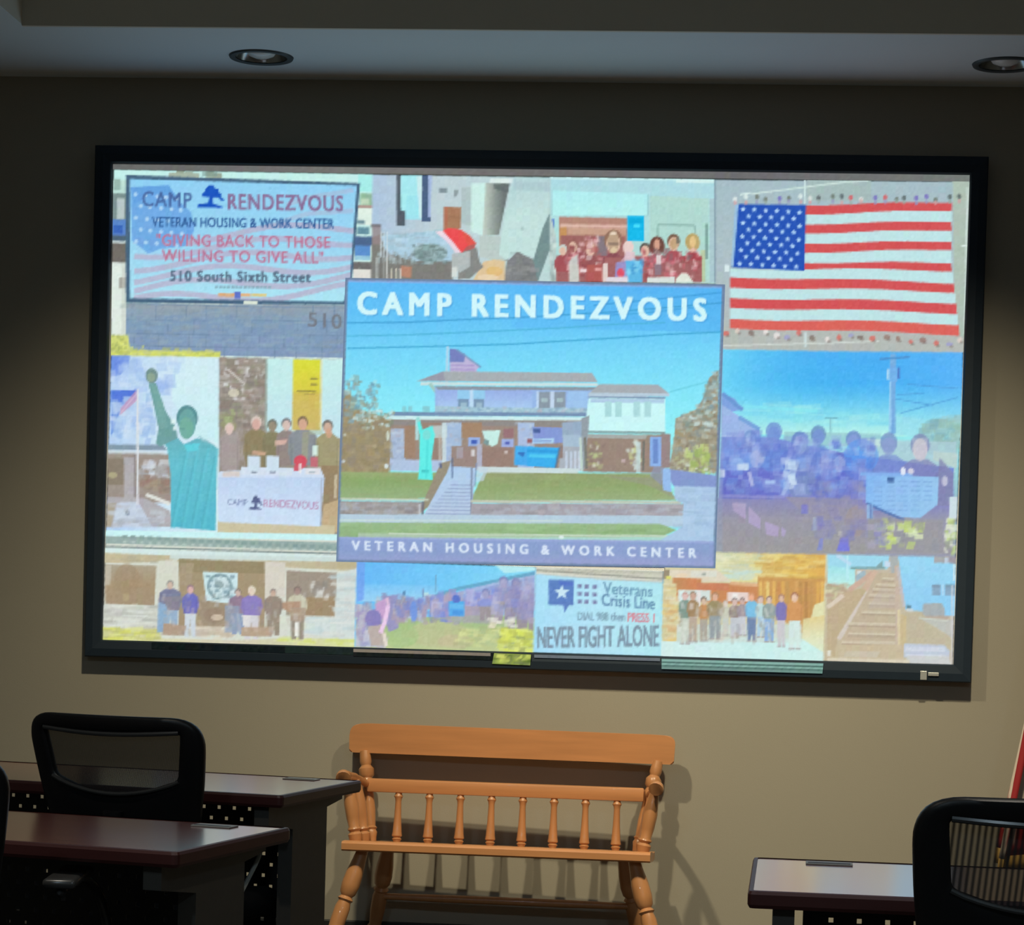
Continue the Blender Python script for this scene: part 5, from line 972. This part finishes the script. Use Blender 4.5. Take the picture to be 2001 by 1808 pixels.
    poly([(1318, 950), (1400, 952), (1394, 1060), (1290, 1056), (1334, 1030), (1336, 985), (1318, 975)], (172, 202, 232)); mottle([(1335, 955), (1395, 957), (1392, 1055), (1320, 1050)], [(186, 212, 238), (160, 190, 226), (150, 180, 206)], 40, (14, 36), (4, 10), .5, 107); poly([(1295, 915), (1402, 930), (1401, 952), (1316, 950)], (130, 150, 206)); poly([(1293, 914), (1310, 918), (1312, 962), (1296, 958)], (150, 190, 240)); poly([(1278, 912), (1296, 914), (1294, 950), (1270, 930)], (140, 146, 170), .8)
    grad([(660, 1049), (1398, 1058), (1396, 1110), (657, 1097)], [(0, (140, 160, 212)), (.5, (136, 156, 204)), (1, (156, 160, 210))]); line([(662, 1051), (1396, 1060)], 4, (156, 170, 220), .8)
    text('VETERAN HOUSING & WORK CENTER', 687, 1075, 1361, 1090, 18, (220, 232, 250), .03, 1.72)
    poly([(845, 832), (850, 850), (843, 900), (846, 938), (817, 937), (820, 905), (820, 850), (814, 818), (820, 818), (826, 840)], (92, 240, 234)); ell(834, 850, 8, 10, (120, 226, 220)); rect(824, 918, 838, 924, (60, 190, 190), .8, 0); line([(836, 860), (833, 935)], 4, (70, 216, 214), .6); ell(817, 820, 4, 5, (150, 220, 214))
    # frame of the card
    for a, b in (((675, 543), (1417, 556)), ((1417, 556), (1398, 1111)), ((1398, 1111), (657, 1098)), ((657, 1098), (675, 543))): line([a, b], 9, (104, 126, 158), .9)

for fn in (pic_sign, pic_room, pic_vests, pic_flag, pic_statue, pic_table, pic_eaves, pic_field, pic_card, pic_porch, pic_stairs, pic_crowd):
    fn()
BASE = CAN.copy()

# ---- screen: frame, fabric, badge, slide ------------------------------------------------------
SW, SH, FR = 2.95, 1.66, 0.060
SZ = 1.904
scr = thing('projector_screen', 'wide wall-mounted projector screen in a black frame showing a photo collage', 'projector screen', (0, WY, 1.0))
scr_off = Vector((0, -WY, -1.0))
def frame_mesh():
    bm = bmesh.new()
    prof = [(0.0, 0.02), (0.0, -.018), (.004, -.024), (.030, -.028), (.056, -.024), (.060, -.018), (.060, WY-.0005), (0.0, WY-.0005), (0.0, .02)]   # outward from the picture edge, depth
    x, z = SW/2, SH/2
    rings = []
    for o_, d in prof:
        rings.append([bm.verts.new((sx*(x+o_), d, SZ+sz*(z+o_))) for sx, sz in ((-1, 1), (1, 1), (1, -1), (-1, -1))])
    for a, b in zip(rings, rings[1:]):
        for k in range(4): bm.faces.new((a[k], a[(k+1) % 4], b[(k+1) % 4], b[k]))
    return bm
# the frame stands out from the wall, the fabric is stretched inside it, flush with the slide's plane
obj('frame', frame_mesh(), M_FRAME, scr)
bm = bmesh.new(); box(bm, -SW/2-.002, SW/2+.002, 0.0002, .012, SZ-SH/2-.002, SZ+SH/2+.002); fb_ = obj('screen_fabric', bm, M_FABRIC, scr)
fb_['label'] = 'pale grey unlit strip of screen above the picture'
bm = bmesh.new(); box(bm, 1.362, 1.384, -.0315, -.0285, 1.020, 1.050, .001); bd = obj('maker_badge', bm, M_BADGE, scr); bd['label'] = 'small silver badge on the lower right of the frame'
bm = bmesh.new(); box(bm, 1.388, 1.424, -.0312, -.0285, 1.034, 1.046, .001); obj('badge_lettering', bm, M_BADGE, bd)
slide = bpy.data.objects.new('projected_slide', None); COL.objects.link(slide); slide.parent = scr
for name, quad, label, depth, _ in PANELS:
    panel_mesh(name, quad, label, depth, slide)
pic_centre()
name, quad, label, depth, _ = PANELS[-1]
panel_mesh(name, quad, label, depth, slide, 2.5, 2, 1.6)
# emissive strips: faint light on the bare screen above, projector spill over the lower frame
MASK = None
def strip(name, quad, cols, depth, label):
    grad(quad, cols, 0)
    return panel_mesh(name, quad, label, depth, slide, 6.0, 1)
q = [(221, 321), (1897, 342), (1897, 355.5), (221, 331.5)]
CAN[:] = 0
poly([(200, 310), (1905, 330), (1905, 360), (200, 340)], (112, 112, 108))
grad([(221, 318), (1897, 340), (1897, 357), (221, 334)], [(0, (104, 106, 104)), (.3, (116, 114, 112)), (.8, (110, 110, 112)), (1, (118, 124, 120))], 0)
panel_mesh('grey_glow_margin', q, 'grey margin along the top of the projected slide', 0.0008, slide, 6.0, 1)
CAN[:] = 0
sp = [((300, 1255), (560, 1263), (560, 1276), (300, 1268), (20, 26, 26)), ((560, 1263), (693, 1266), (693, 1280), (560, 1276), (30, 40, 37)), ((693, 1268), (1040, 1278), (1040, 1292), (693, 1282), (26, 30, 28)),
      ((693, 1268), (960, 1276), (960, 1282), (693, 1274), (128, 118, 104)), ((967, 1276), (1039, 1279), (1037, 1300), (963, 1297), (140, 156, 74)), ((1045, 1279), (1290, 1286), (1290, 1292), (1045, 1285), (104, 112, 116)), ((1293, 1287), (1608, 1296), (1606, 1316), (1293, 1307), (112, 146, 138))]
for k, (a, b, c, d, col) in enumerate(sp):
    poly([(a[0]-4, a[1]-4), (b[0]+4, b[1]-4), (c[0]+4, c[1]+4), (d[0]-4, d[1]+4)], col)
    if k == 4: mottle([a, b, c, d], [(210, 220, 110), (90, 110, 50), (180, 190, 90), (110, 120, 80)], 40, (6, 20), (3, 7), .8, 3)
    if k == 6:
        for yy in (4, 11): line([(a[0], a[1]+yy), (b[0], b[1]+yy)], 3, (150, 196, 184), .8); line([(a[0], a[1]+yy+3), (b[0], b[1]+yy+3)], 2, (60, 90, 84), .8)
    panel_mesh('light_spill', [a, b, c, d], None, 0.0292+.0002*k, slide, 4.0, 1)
for ch in scr.children: ch.location = scr_off

# ------------------------------------------------------------------ wooden bench under the screen
def round_outline(pts, rad, n=6):
    """xz outline with rounded corners"""
    out = []
    N = len(pts)
    for i in range(N):
        p0, p1, p2 = Vector(pts[i-1]), Vector(pts[i]), Vector(pts[(i+1) % N])
        r = rad[i] if isinstance(rad, (list, tuple)) else rad
        a = (p0-p1).normalized(); b = (p2-p1).normalized()
        s, e = p1+a*r, p1+b*r
        for k in range(n+1):
            t = k/n
            out.append(tuple((s*(1-t)**2 + p1*2*t*(1-t) + e*t*t)))
    return out
def make_bench():
    t = thing('wooden_bench', 'honey coloured wooden spindle back bench under the projector screen', 'bench', (-0.032, -0.215, FZ), math.radians(-1.8))
    # local: back toward +y (the wall), seat toward the camera
    bm = bmesh.new()                                                     # crest board, leaning back
    out = round_outline([(-.562, .710), (.562, .706), (.566, .802), (.50, .806), (-.50, .812), (-.562, .806)], [.012, .012, .03, .02, .02, .035], 5)
    prism(bm, out, .158, .182)
    bmesh.ops.bevel(bm, geom=[e for e in bm.edges if abs(e.verts[0].co.y-e.verts[1].co.y) < 1e-6], offset=.004, segments=2, affect='EDGES')
    obj('crest_board', bm, M_PINE, t, True)
    bm = bmesh.new(); box(bm, -.488, .466, .098, .130, .580, .626, .006); obj('back_rail', bm, M_PINE, t, True)
    post = [(0, .015), (.05, .017), (.10, .021), (.13, .017), (.15, .022), (.17, .017), (.35, .021), (.60, .019), (.66, .023), (.70, .018), (.73, .026), (.80, .027), (.84, .017), (.88, .021), (.93, .020), (1, .018)]
    for s in (-1, 1):
        bm = bmesh.new(); lathe_along(bm, (s*.455-.008, .095, .409), (s*.508, .168, .715), post); obj('back_post', bm, M_PINE_V, t, True)
    sp = [(0, .012), (.06, .013), (.09, .017), (.12, .012), (.15, .018), (.22, .016), (.5, .0125), (.8, .0105), (.86, .012), (.90, .016), (.94, .012), (1, .011)]
    for k in range(8):
        x = -.377+k*.1075
        bm = bmesh.new(); lathe_along(bm, (x, .092, .406), (x, .114, .585), sp, 12); obj('spindle', bm, M_PINE_V, t, True)
    # seat plank with a rolled front and a slight fall toward the back
    bm = bmesh.new()
    prof = [(-.214, .410), (-.222, .416), (-.222, .436), (-.214, .442), (-.16, .440), (-.08, .430), (0.0, .418), (.09, .411), (.125, .410), (.125, .386), (.0, .390), (-.12, .402)]
    for xs in (0,):
        a = [bm.verts.new((-.512, y, z)) for y, z in prof]; b = [bm.verts.new((.508, y, z)) for y, z in prof]
        bm.faces.new(a); bm.faces.new(b[::-1])
        for i in range(len(prof)): bm.faces.new((a[i], b[i], b[(i+1) % len(prof)], a[(i+1) % len(prof)]))
    obj('seat', bm, M_PINE, t, True)
    # arms: rolled hand rest at the front, two turned supports each
    for s in (-1, 1):
        bm = bmesh.new()
        tube(bm, catmull([(s*.487, .118, .605), (s*.512, .02, .632), (s*.520, -.09, .646), (s*.520, -.165, .652), (s*.518, -.185, .647)], 6), [.014]*7+[.017]*6+[.02]*6+[.025]*5+[.022], 14)
        obj('armrest', bm, M_PINE_V, t, True)
        ap = [(0, .017), (.08, .022), (.14, .024), (.18, .017), (.22, .023), (.26, .018), (.40, .022), (.62, .024), (.80, .019), (.90, .016), (1, .013)]
        bm = bmesh.new(); lathe_along(bm, (s*.478, -.135, .428), (s*.514, -.120, .640), ap); obj('arm_support', bm, M_PINE_V, t, True)
        bm = bmesh.new(); lathe_along(bm, (s*.470, -.02, .418), (s*.506, -.005, .630), ap[:-1]+[(1, .011)]); obj('arm_support', bm, M_PINE_V, t, True)
    leg = [(0, .019), (.12, .024), (.22, .029), (.34, .031), (.42, .027), (.45, .019), (.48, .027), (.50, .021), (.56, .026), (.70, .026), (.86, .021), (.89, .026), (.92, .021), (1, .016)]
    for s in (-1, 1):
        bm = bmesh.new(); lathe_along(bm, (s*.452, -.150, .408), (s*.552, -.228, FZ), leg); obj('leg', bm, M_PINE_V, t, True)
        bm = bmesh.new(); lathe_along(bm, (s*.402, .080, .402), (s*.466, .185, FZ), leg); obj('leg', bm, M_PINE_V, t, True)
    bm = bmesh.new(); tube(bm, [(-.432, .130, .218), (-.2, .130, .218), (.2, .130, .218), (.432, .130, .218)], [.011, .014, .014, .011], 12); obj('stretcher', bm, M_PINE_V, t, True)
    for ch in t.children: ch.location.z = -FZ
make_bench()

# ------------------------------------------------------------------ training tables
TL, TD, TH, TT = 1.52, 0.495, 0.735, 0.028
def perforated(x0, x1, z0, z1, y, px, pz, hole):
    """steel sheet with staggered square-ish holes"""
    bm = bmesh.new()
    th = .0012
    nz = int((z1-z0)/pz); nx = int((x1-x0)/px)
    pz = (z1-z0)/nz; px = (x1-x0)/nx
    for j in range(nz):
        za, zb = z0+j*pz, z0+(j+1)*pz
        off = px/2 if j % 2 else 0
        edges = [x0]+[x0+off+i*px for i in range(1 if off == 0 else 0, nx+1) if x0+off+i*px < x1-1e-6]+[x1]
        for xa, xb in zip(edges, edges[1:]):
            q = [(xa, za), (xb, za), (xb, zb), (xa, zb)]
            if xb-xa < px*.9:
                bm.faces.new([bm.verts.new((x, y, z)) for x, z in q]); continue
            cx, cz = (xa+xb)/2, (za+zb)/2
            O = [bm.verts.new((x, y, z)) for x, z in q]
            I = [bm.verts.new((cx+sx*hole/2, y, cz+sz*hole/2)) for sx, sz in ((-1, -1), (1, -1), (1, 1), (-1, 1))]
            for k in range(4): bm.faces.new((O[k], O[(k+1) % 4], I[(k+1) % 4], I[k]))
    bmesh.ops.remove_doubles(bm, verts=bm.verts, dist=1e-6)
    r = bmesh.ops.solidify(bm, geom=bm.faces[:], thickness=th)
    return bm
def make_table(label, end, corner, rot, px=.040, pz=.025, cord=False):
    """corner = (x, y) of the rear corner at the given end (+1 right, -1 left)"""
    R_ = Matrix.Rotation(rot, 3, 'Z')
    c = Vector((corner[0], corner[1], FZ)) - R_ @ Vector((end*TL/2, TD/2, 0))
    t = thing('training_table', label, 'table', c, rot, 'training tables')
    bm = bmesh.new()
    out = round_outline([(-TL/2, -TD/2), (TL/2, -TD/2), (TL/2, TD/2), (-TL/2, TD/2)], .010, 3)
    a = [bm.verts.new((x, y, TH-.0015)) for x, y in out]; b = [bm.verts.new((x, y, TH-TT)) for x, y in out]
    bm.faces.new(a); bm.faces.new(b[::-1])
    n = len(out)
    for i in range(n): bm.faces.new((a[i], b[i], b[(i+1) % n], a[(i+1) % n]))
    top = obj('tabletop', bm, M_TOP, t)
    # dark edging around the laminate
    bm = bmesh.new()
    prof = [(0.001, TH-.004), (.003, TH-TT+.004), (.0, TH-TT-.0005), (-.012, TH-TT-.0005)]
    prof = [(-.006, TH), (.0006, TH-.0008), (.003, TH-.006), (.003, TH-TT+.005), (.0, TH-TT-.001), (-.012, TH-TT-.001)]
    rings = []
    for o_, z in prof:
        o2 = round_outline([(-TL/2-o_, -TD/2-o_), (TL/2+o_, -TD/2-o_), (TL/2+o_, TD/2+o_), (-TL/2-o_, TD/2+o_)], .010+o_*.5, 3)
        rings.append([bm.verts.new((x, y, z)) for x, y in o2])
    for a, b in zip(rings, rings[1:]):
        for i in range(n): bm.faces.new((a[i], a[(i+1) % n], b[(i+1) % n], b[i]))
    e = obj('edge_band', bm, M_EDGE, top)
    for s in (-1, 1):                                                     # C-shaped end frames
        bm = bmesh.new()
        xs = s*(TL/2-.056)
        w = .018
        p = [(-.228, TH-TT), (.222, TH-TT), (.222, TH-TT-.018), (.124, TH-TT-.030), (.124, .05), (.222, .045), (.222, .012), (-.222, .012), (-.222, .040), (-.090, .06), (-.086, TH-TT-.066), (-.228, TH-TT-.046)]
        A = [bm.verts.new((xs-w, y, z)) for y, z in p]; B = [bm.verts.new((xs+w, y, z)) for y, z in p]
        bm.faces.new(A); bm.faces.new(B[::-1])
        for i in range(len(p)): bm.faces.new((A[i], B[i], B[(i+1) % len(p)], A[(i+1) % len(p)]))
        bmesh.ops.recalc_face_normals(bm, faces=bm.faces[:])
        lg = obj('leg', bm, M_LEGMETAL, t)
        for yy in (-.20, .20):
            bm = bmesh.new(); r_ = bmesh.ops.create_cone(bm, cap_ends=True, segments=16, radius1=.02, radius2=.016, depth=.012)
            for v in r_['verts']: v.co += Vector((xs, yy, .006))
            obj('glide', bm, M_PERF, lg)
    obj('modesty_panel', perforated(-TL/2+.09, TL/2-.09, .33, TH-TT-.004, .10, px, pz, .0085), M_PERF, t)
    for s in (-1, 1):                                                     # cable covers near the back edge
        gx = s*(TL/2-.135)
        bm = bmesh.new(); box(bm, gx-.042, gx+.042, TD/2-.078, TD/2-.036, TH-.0014, TH+.0015, .001); g = obj('cable_cover', bm, M_GROM, t)
        bm = bmesh.new(); box(bm, gx-.038, gx+.038, TD/2-.072, TD/2-.062, TH+.0011, TH+.0021, .0004); obj('brush_slot', bm, M_PERF, g)
    if cord:
        bm = bmesh.new()
        tube(bm, catmull([(TL/2-.052, .236, TH-TT-.004), (TL/2-.056, .226, .672), (TL/2-.062, .196, .636), (TL/2-.066, .166, .606), (TL/2-.070, .138, .585), (TL/2-.085, .09, .57)], 6), .0045, 8)
        cd = obj('power_cord', bm, M_CORD, t, True); cd['label'] = 'pale cord hanging below the rear corner'
    return t
make_table('dark red training table nearest the wall, its right end before the wooden bench', 1, (-.226, -2.304), math.radians(-13.2))
make_table('dark red training table in front at left with a pale cord under its corner', 1, (-.202, -3.463), math.radians(-13.8), cord=True)
make_table('dark red training table at right, partly behind the black mesh chair', -1, (.704, -3.693), math.radians(-2.6), px=.048, pz=.022)

# ------------------------------------------------------------------ mesh-back office chairs
def ray_poly(poly_, c, ang):
    d = Vector((math.cos(ang), math.sin(ang))); best = 0
    for i in range(len(poly_)):
        a = Vector(poly_[i])-c; b = Vector(poly_[(i+1) % len(poly_)])-c
        e = b-a; den = d.x*e.y-d.y*e.x
        if abs(den) < 1e-9: continue
        t = (a.x*e.y-a.y*e.x)/den; u = (a.x*d.y-a.y*d.x)/den
        if t > 0 and -1e-6 <= u <= 1+1e-6: best = max(best, t)
    return c+d*best
def make_chair(label, loc, rot, arms=True, recline=16.0, lift=0.0, base_rot=.3, weave=M_MESH):
    t = thing('office_chair', label, 'chair', loc, rot, 'mesh back office chairs')
    N = 128
    C0 = Vector((0.0, .815))
    outer = round_outline([(-.155, .520), (.155, .520), (.198, .72), (.221, .915), (-.221, .915), (-.198, .72)], [.08, .08, .10, .075, .075, .10], 8)
    inner = round_outline([(-.152, .775), (-.055, .742), (.055, .742), (.152, .775), (.168, .884), (.06, .874), (-.06, .874), (-.168, .884)], [.012, .03, .03, .012, .014, .03, .03, .014], 6)
    def P(x, z, d=0.0):
        """back surface; d = offset toward the sitter"""
        y = -.235 - (z-.45)*math.tan(math.radians(recline)) + 0.9*x*x
        return Vector((x, y+d, z+lift))
    bm = bmesh.new()
    rings = []
    K = 14
    for i in range(N):
        ang = 2*math.pi*i/N
        o_ = ray_poly(outer, C0, ang); n_ = ray_poly(inner, C0, ang)
        ring = []
        for k in range(K):
            ph = 2*math.pi*k/K
            c, s = math.cos(ph), math.sin(ph)
            c = math.copysign(abs(c)**.6, c); s = math.copysign(abs(s)**.7, s)
            q = (o_+n_)/2+(o_-n_)/2*c
            ring.append(bm.verts.new(P(q.x, q.y, s*.016)))
        rings.append(ring)
    for i in range(N):
        a, b = rings[i], rings[(i+1) % N]
        for k in range(K): bm.faces.new((a[k], a[(k+1) % K], b[(k+1) % K], b[k]))
    obj('back_frame', bm, M_PLASTIC, t, True)
    bm = bmesh.new()                                                      # woven mesh stretched inside the frame
    prev = None; cv = bm.verts.new(P(C0.x, C0.y, .004))
    R_ = [.25, .5, .75, 1.02]
    rr = [[bm.verts.new(P(*(C0+(ray_poly(inner, C0, 2*math.pi*i/N)-C0)*r), .004)) for i in range(N)] for r in R_]
    for i in range(N): bm.faces.new((cv, rr[0][i], rr[0][(i+1) % N]))
    for a, b in zip(rr, rr[1:]):
        for i in range(N): bm.faces.new((a[i], b[i], b[(i+1) % N], a[(i+1) % N]))
    obj('mesh_panel', bm, weave, t, True)
    bm = bmesh.new()                                                      # roll of trim along the opening's top, lumbar band below it
    tube(bm, [P(-.166+.332*k/16, .882-.008*math.sin(math.pi*k/16), -.012) for k in range(17)], .0055, 8); obj('trim_roll', bm, M_ARMPAD, t, True)
    bm = bmesh.new()
    tube(bm, [P(-.156+.312*k/16, .772-.033*math.sin(math.pi*k/16)**.8, -.015) for k in range(17)], .0045, 8); obj('lumbar_band', bm, M_ARMPAD, t, True)
    # spine, seat, lift, base
    bm = bmesh.new()
    tube(bm, catmull([P(0, .70, -.02), P(0, .60, -.035), P(0, .50, -.03), (0, -.20, .425+lift), (0, -.05, .405+lift)], 6), .024, 12); obj('back_bracket', bm, M_PLASTIC, t, True)
    bm = bmesh.new(); box(bm, -.20, .20, -.215, .17, .425, .490, .03, seg=4); 
    for v in bm.verts: v.co.z += lift+(-.02*max(0, (v.co.y-.15)/.1) if v.co.y > .15 else 0)
    obj('seat', bm, M_SEAT, t, True)
    bm = bmesh.new(); box(bm, -.11, .11, -.12, .12, .385, .424, .01); 
    for v in bm.verts: v.co.z += lift
    obj('seat_mechanism', bm, M_PLASTIC, t, True)
    bm = bmesh.new(); tube(bm, [(0, 0, .09), (0, 0, .25), (0, 0, .251), (0, 0, .386+lift)], [.028, .028, .018, .018], 20); obj('gas_lift', bm, M_PLASTIC, t, True)
    bm = bmesh.new()
    for k in range(5):
        a = 2*math.pi*k/5+base_rot
        tube(bm, [(.02*math.cos(a), .02*math.sin(a), .115), (.14*math.cos(a), .14*math.sin(a), .10), (.245*math.cos(a), .245*math.sin(a), .075)], [.026, .021, .016], 10)
    obj('star_base', bm, M_PLASTIC, t, True)
    for k in range(5):
        a = 2*math.pi*k/5+base_rot
        bm = bmesh.new()
        for s in (-1, 1):
            r_ = bmesh.ops.create_cone(bm, cap_ends=True, segments=20, radius1=.026, radius2=.026, depth=.016)
            mt = Matrix.Translation((.245*math.cos(a), .245*math.sin(a), .026)) @ Matrix.Rotation(a, 4, 'Z') @ Matrix.Rotation(math.pi/2, 4, 'X') @ Matrix.Translation((0, 0, s*.013))
            for v in r_['verts']: v.co = mt @ v.co
        tube(bm, [(.245*math.cos(a), .245*math.sin(a), .026), (.245*math.cos(a), .245*math.sin(a), .07)], .007, 8)
        obj('caster', bm, M_PLASTIC, t, True)
    if arms:                                                              # looped arms
        for s in (-1, 1):
            bm = bmesh.new()
            tube(bm, catmull([(s*.264, -.10, .655+lift), (s*.264, .05, .659+lift), (s*.270, .16, .647+lift), (s*.286, .225, .608+lift), (s*.302, .235, .535+lift), (s*.290, .17, .47+lift), (s*.20, .08, .42+lift)], 7), [.003]+[.0105]*42, 10)
            ar = obj('arm_loop', bm, M_ARMPAD, t, True)
            bm = bmesh.new(); box(bm, s*.264-.030, s*.264+.030, -.11, .11, .663+lift, .681+lift, .008, seg=3); obj('arm_pad', bm, M_ARMPAD, ar, True)
    return t
make_chair('black mesh back chair at the far table, left of the wooden bench', (-.612, -2.61, FZ), math.radians(-14), arms=False, base_rot=.75, weave=M_MESH_FINE)
make_chair('black mesh back chair cut off at the right edge, beside the flag', (1.062, -4.144, FZ), math.radians(11), arms=False, lift=.012)
make_chair('black mesh chair at the near left table, only its arm and back edge in view', (-.800, -3.88, FZ), math.radians(6))

# ------------------------------------------------------------------ flag on its pole at right
def make_flag():
    px, py = 1.898, -.42
    t = thing('flag_on_stand', 'red and white striped flag with gold fringe on a floor pole at right', 'flag', (px, py, FZ))
    bm = bmesh.new(); tube(bm, [(0, 0, .05), (0, 0, 1.2), (0, 0, 2.35)], .013, 14); obj('pole', bm, M_POLE, t, True)
    bm = bmesh.new(); tube(bm, [(0, 0, 0), (0, 0, .018), (0, 0, .03), (0, 0, .06), (0, 0, .12)], [.14, .14, .10, .035, .022], 28); obj('stand', bm, M_BRASS, t, True)
    bm = bmesh.new(); tube(bm, [(0, 0, 2.35), (0, 0, 2.37), (0, 0, 2.40), (0, 0, 2.46)], [.016, .028, .02, .003], 16); obj('finial', bm, M_BRASS, t, True)
    # cloth gathered at the top of the pole, falling in folds that spread toward the hem
    nu, nv = 220, 60
    V = []; CL = []
    red, wh, bl = s2l((150, 26, 30)), s2l((214, 196, 180)), s2l((22, 34, 84))
    for j in range(nv+1):
        v = j/nv
        for i in range(nu+1):
            u = i/nu
            ang = math.radians(205)-u*math.radians(290)
            r = .022+.20*v**1.15*(1+.0*u)
            fold = (.055*v+.004)*math.sin(u*46+1.2*v)+(.02*v)*math.sin(u*19+.6)
            r2 = r+fold
            zb = 2.20-v*(1.80-.06*abs(math.sin(u*3.0)))
            x, y = r2*math.cos(ang)*1.15, r2*math.sin(ang)*.75
            V.append((x, y, zb))
            k = int((u*1.0+v*.20)*24+.35) % 2
            c = red if k == 0 else wh
            if v < .38: c = bl
            CL.append((*c, 1))
    F = []
    for j in range(nv):
        for i in range(nu):
            a = j*(nu+1)+i; F.append((a, a+1, a+nu+2, a+nu+1))
    me = bpy.data.meshes.new('cloth'); me.from_pydata(V, [], F)
    at = me.color_attributes.new('cloth', 'FLOAT_COLOR', 'POINT'); at.data.foreach_set('color', np.array(CL, np.float32).ravel())
    o = link_mesh('cloth', me, M_FLAG, t, True)
    md = o.modifiers.new('thickness', 'SOLIDIFY'); md.thickness = .0012
    bm = bmesh.new()
    last = V[-(nu+1):]
    A = [bm.verts.new(p) for p in last]; B = [bm.verts.new((p[0]*1.02, p[1]*1.02, p[2]-.05)) for p in last]
    for i in range(nu): bm.faces.new((A[i], A[i+1], B[i+1], B[i]))
    fr = obj('fringe', bm, M_FRINGE, t, True); md = fr.modifiers.new('thickness', 'SOLIDIFY'); md.thickness = .002
make_flag()
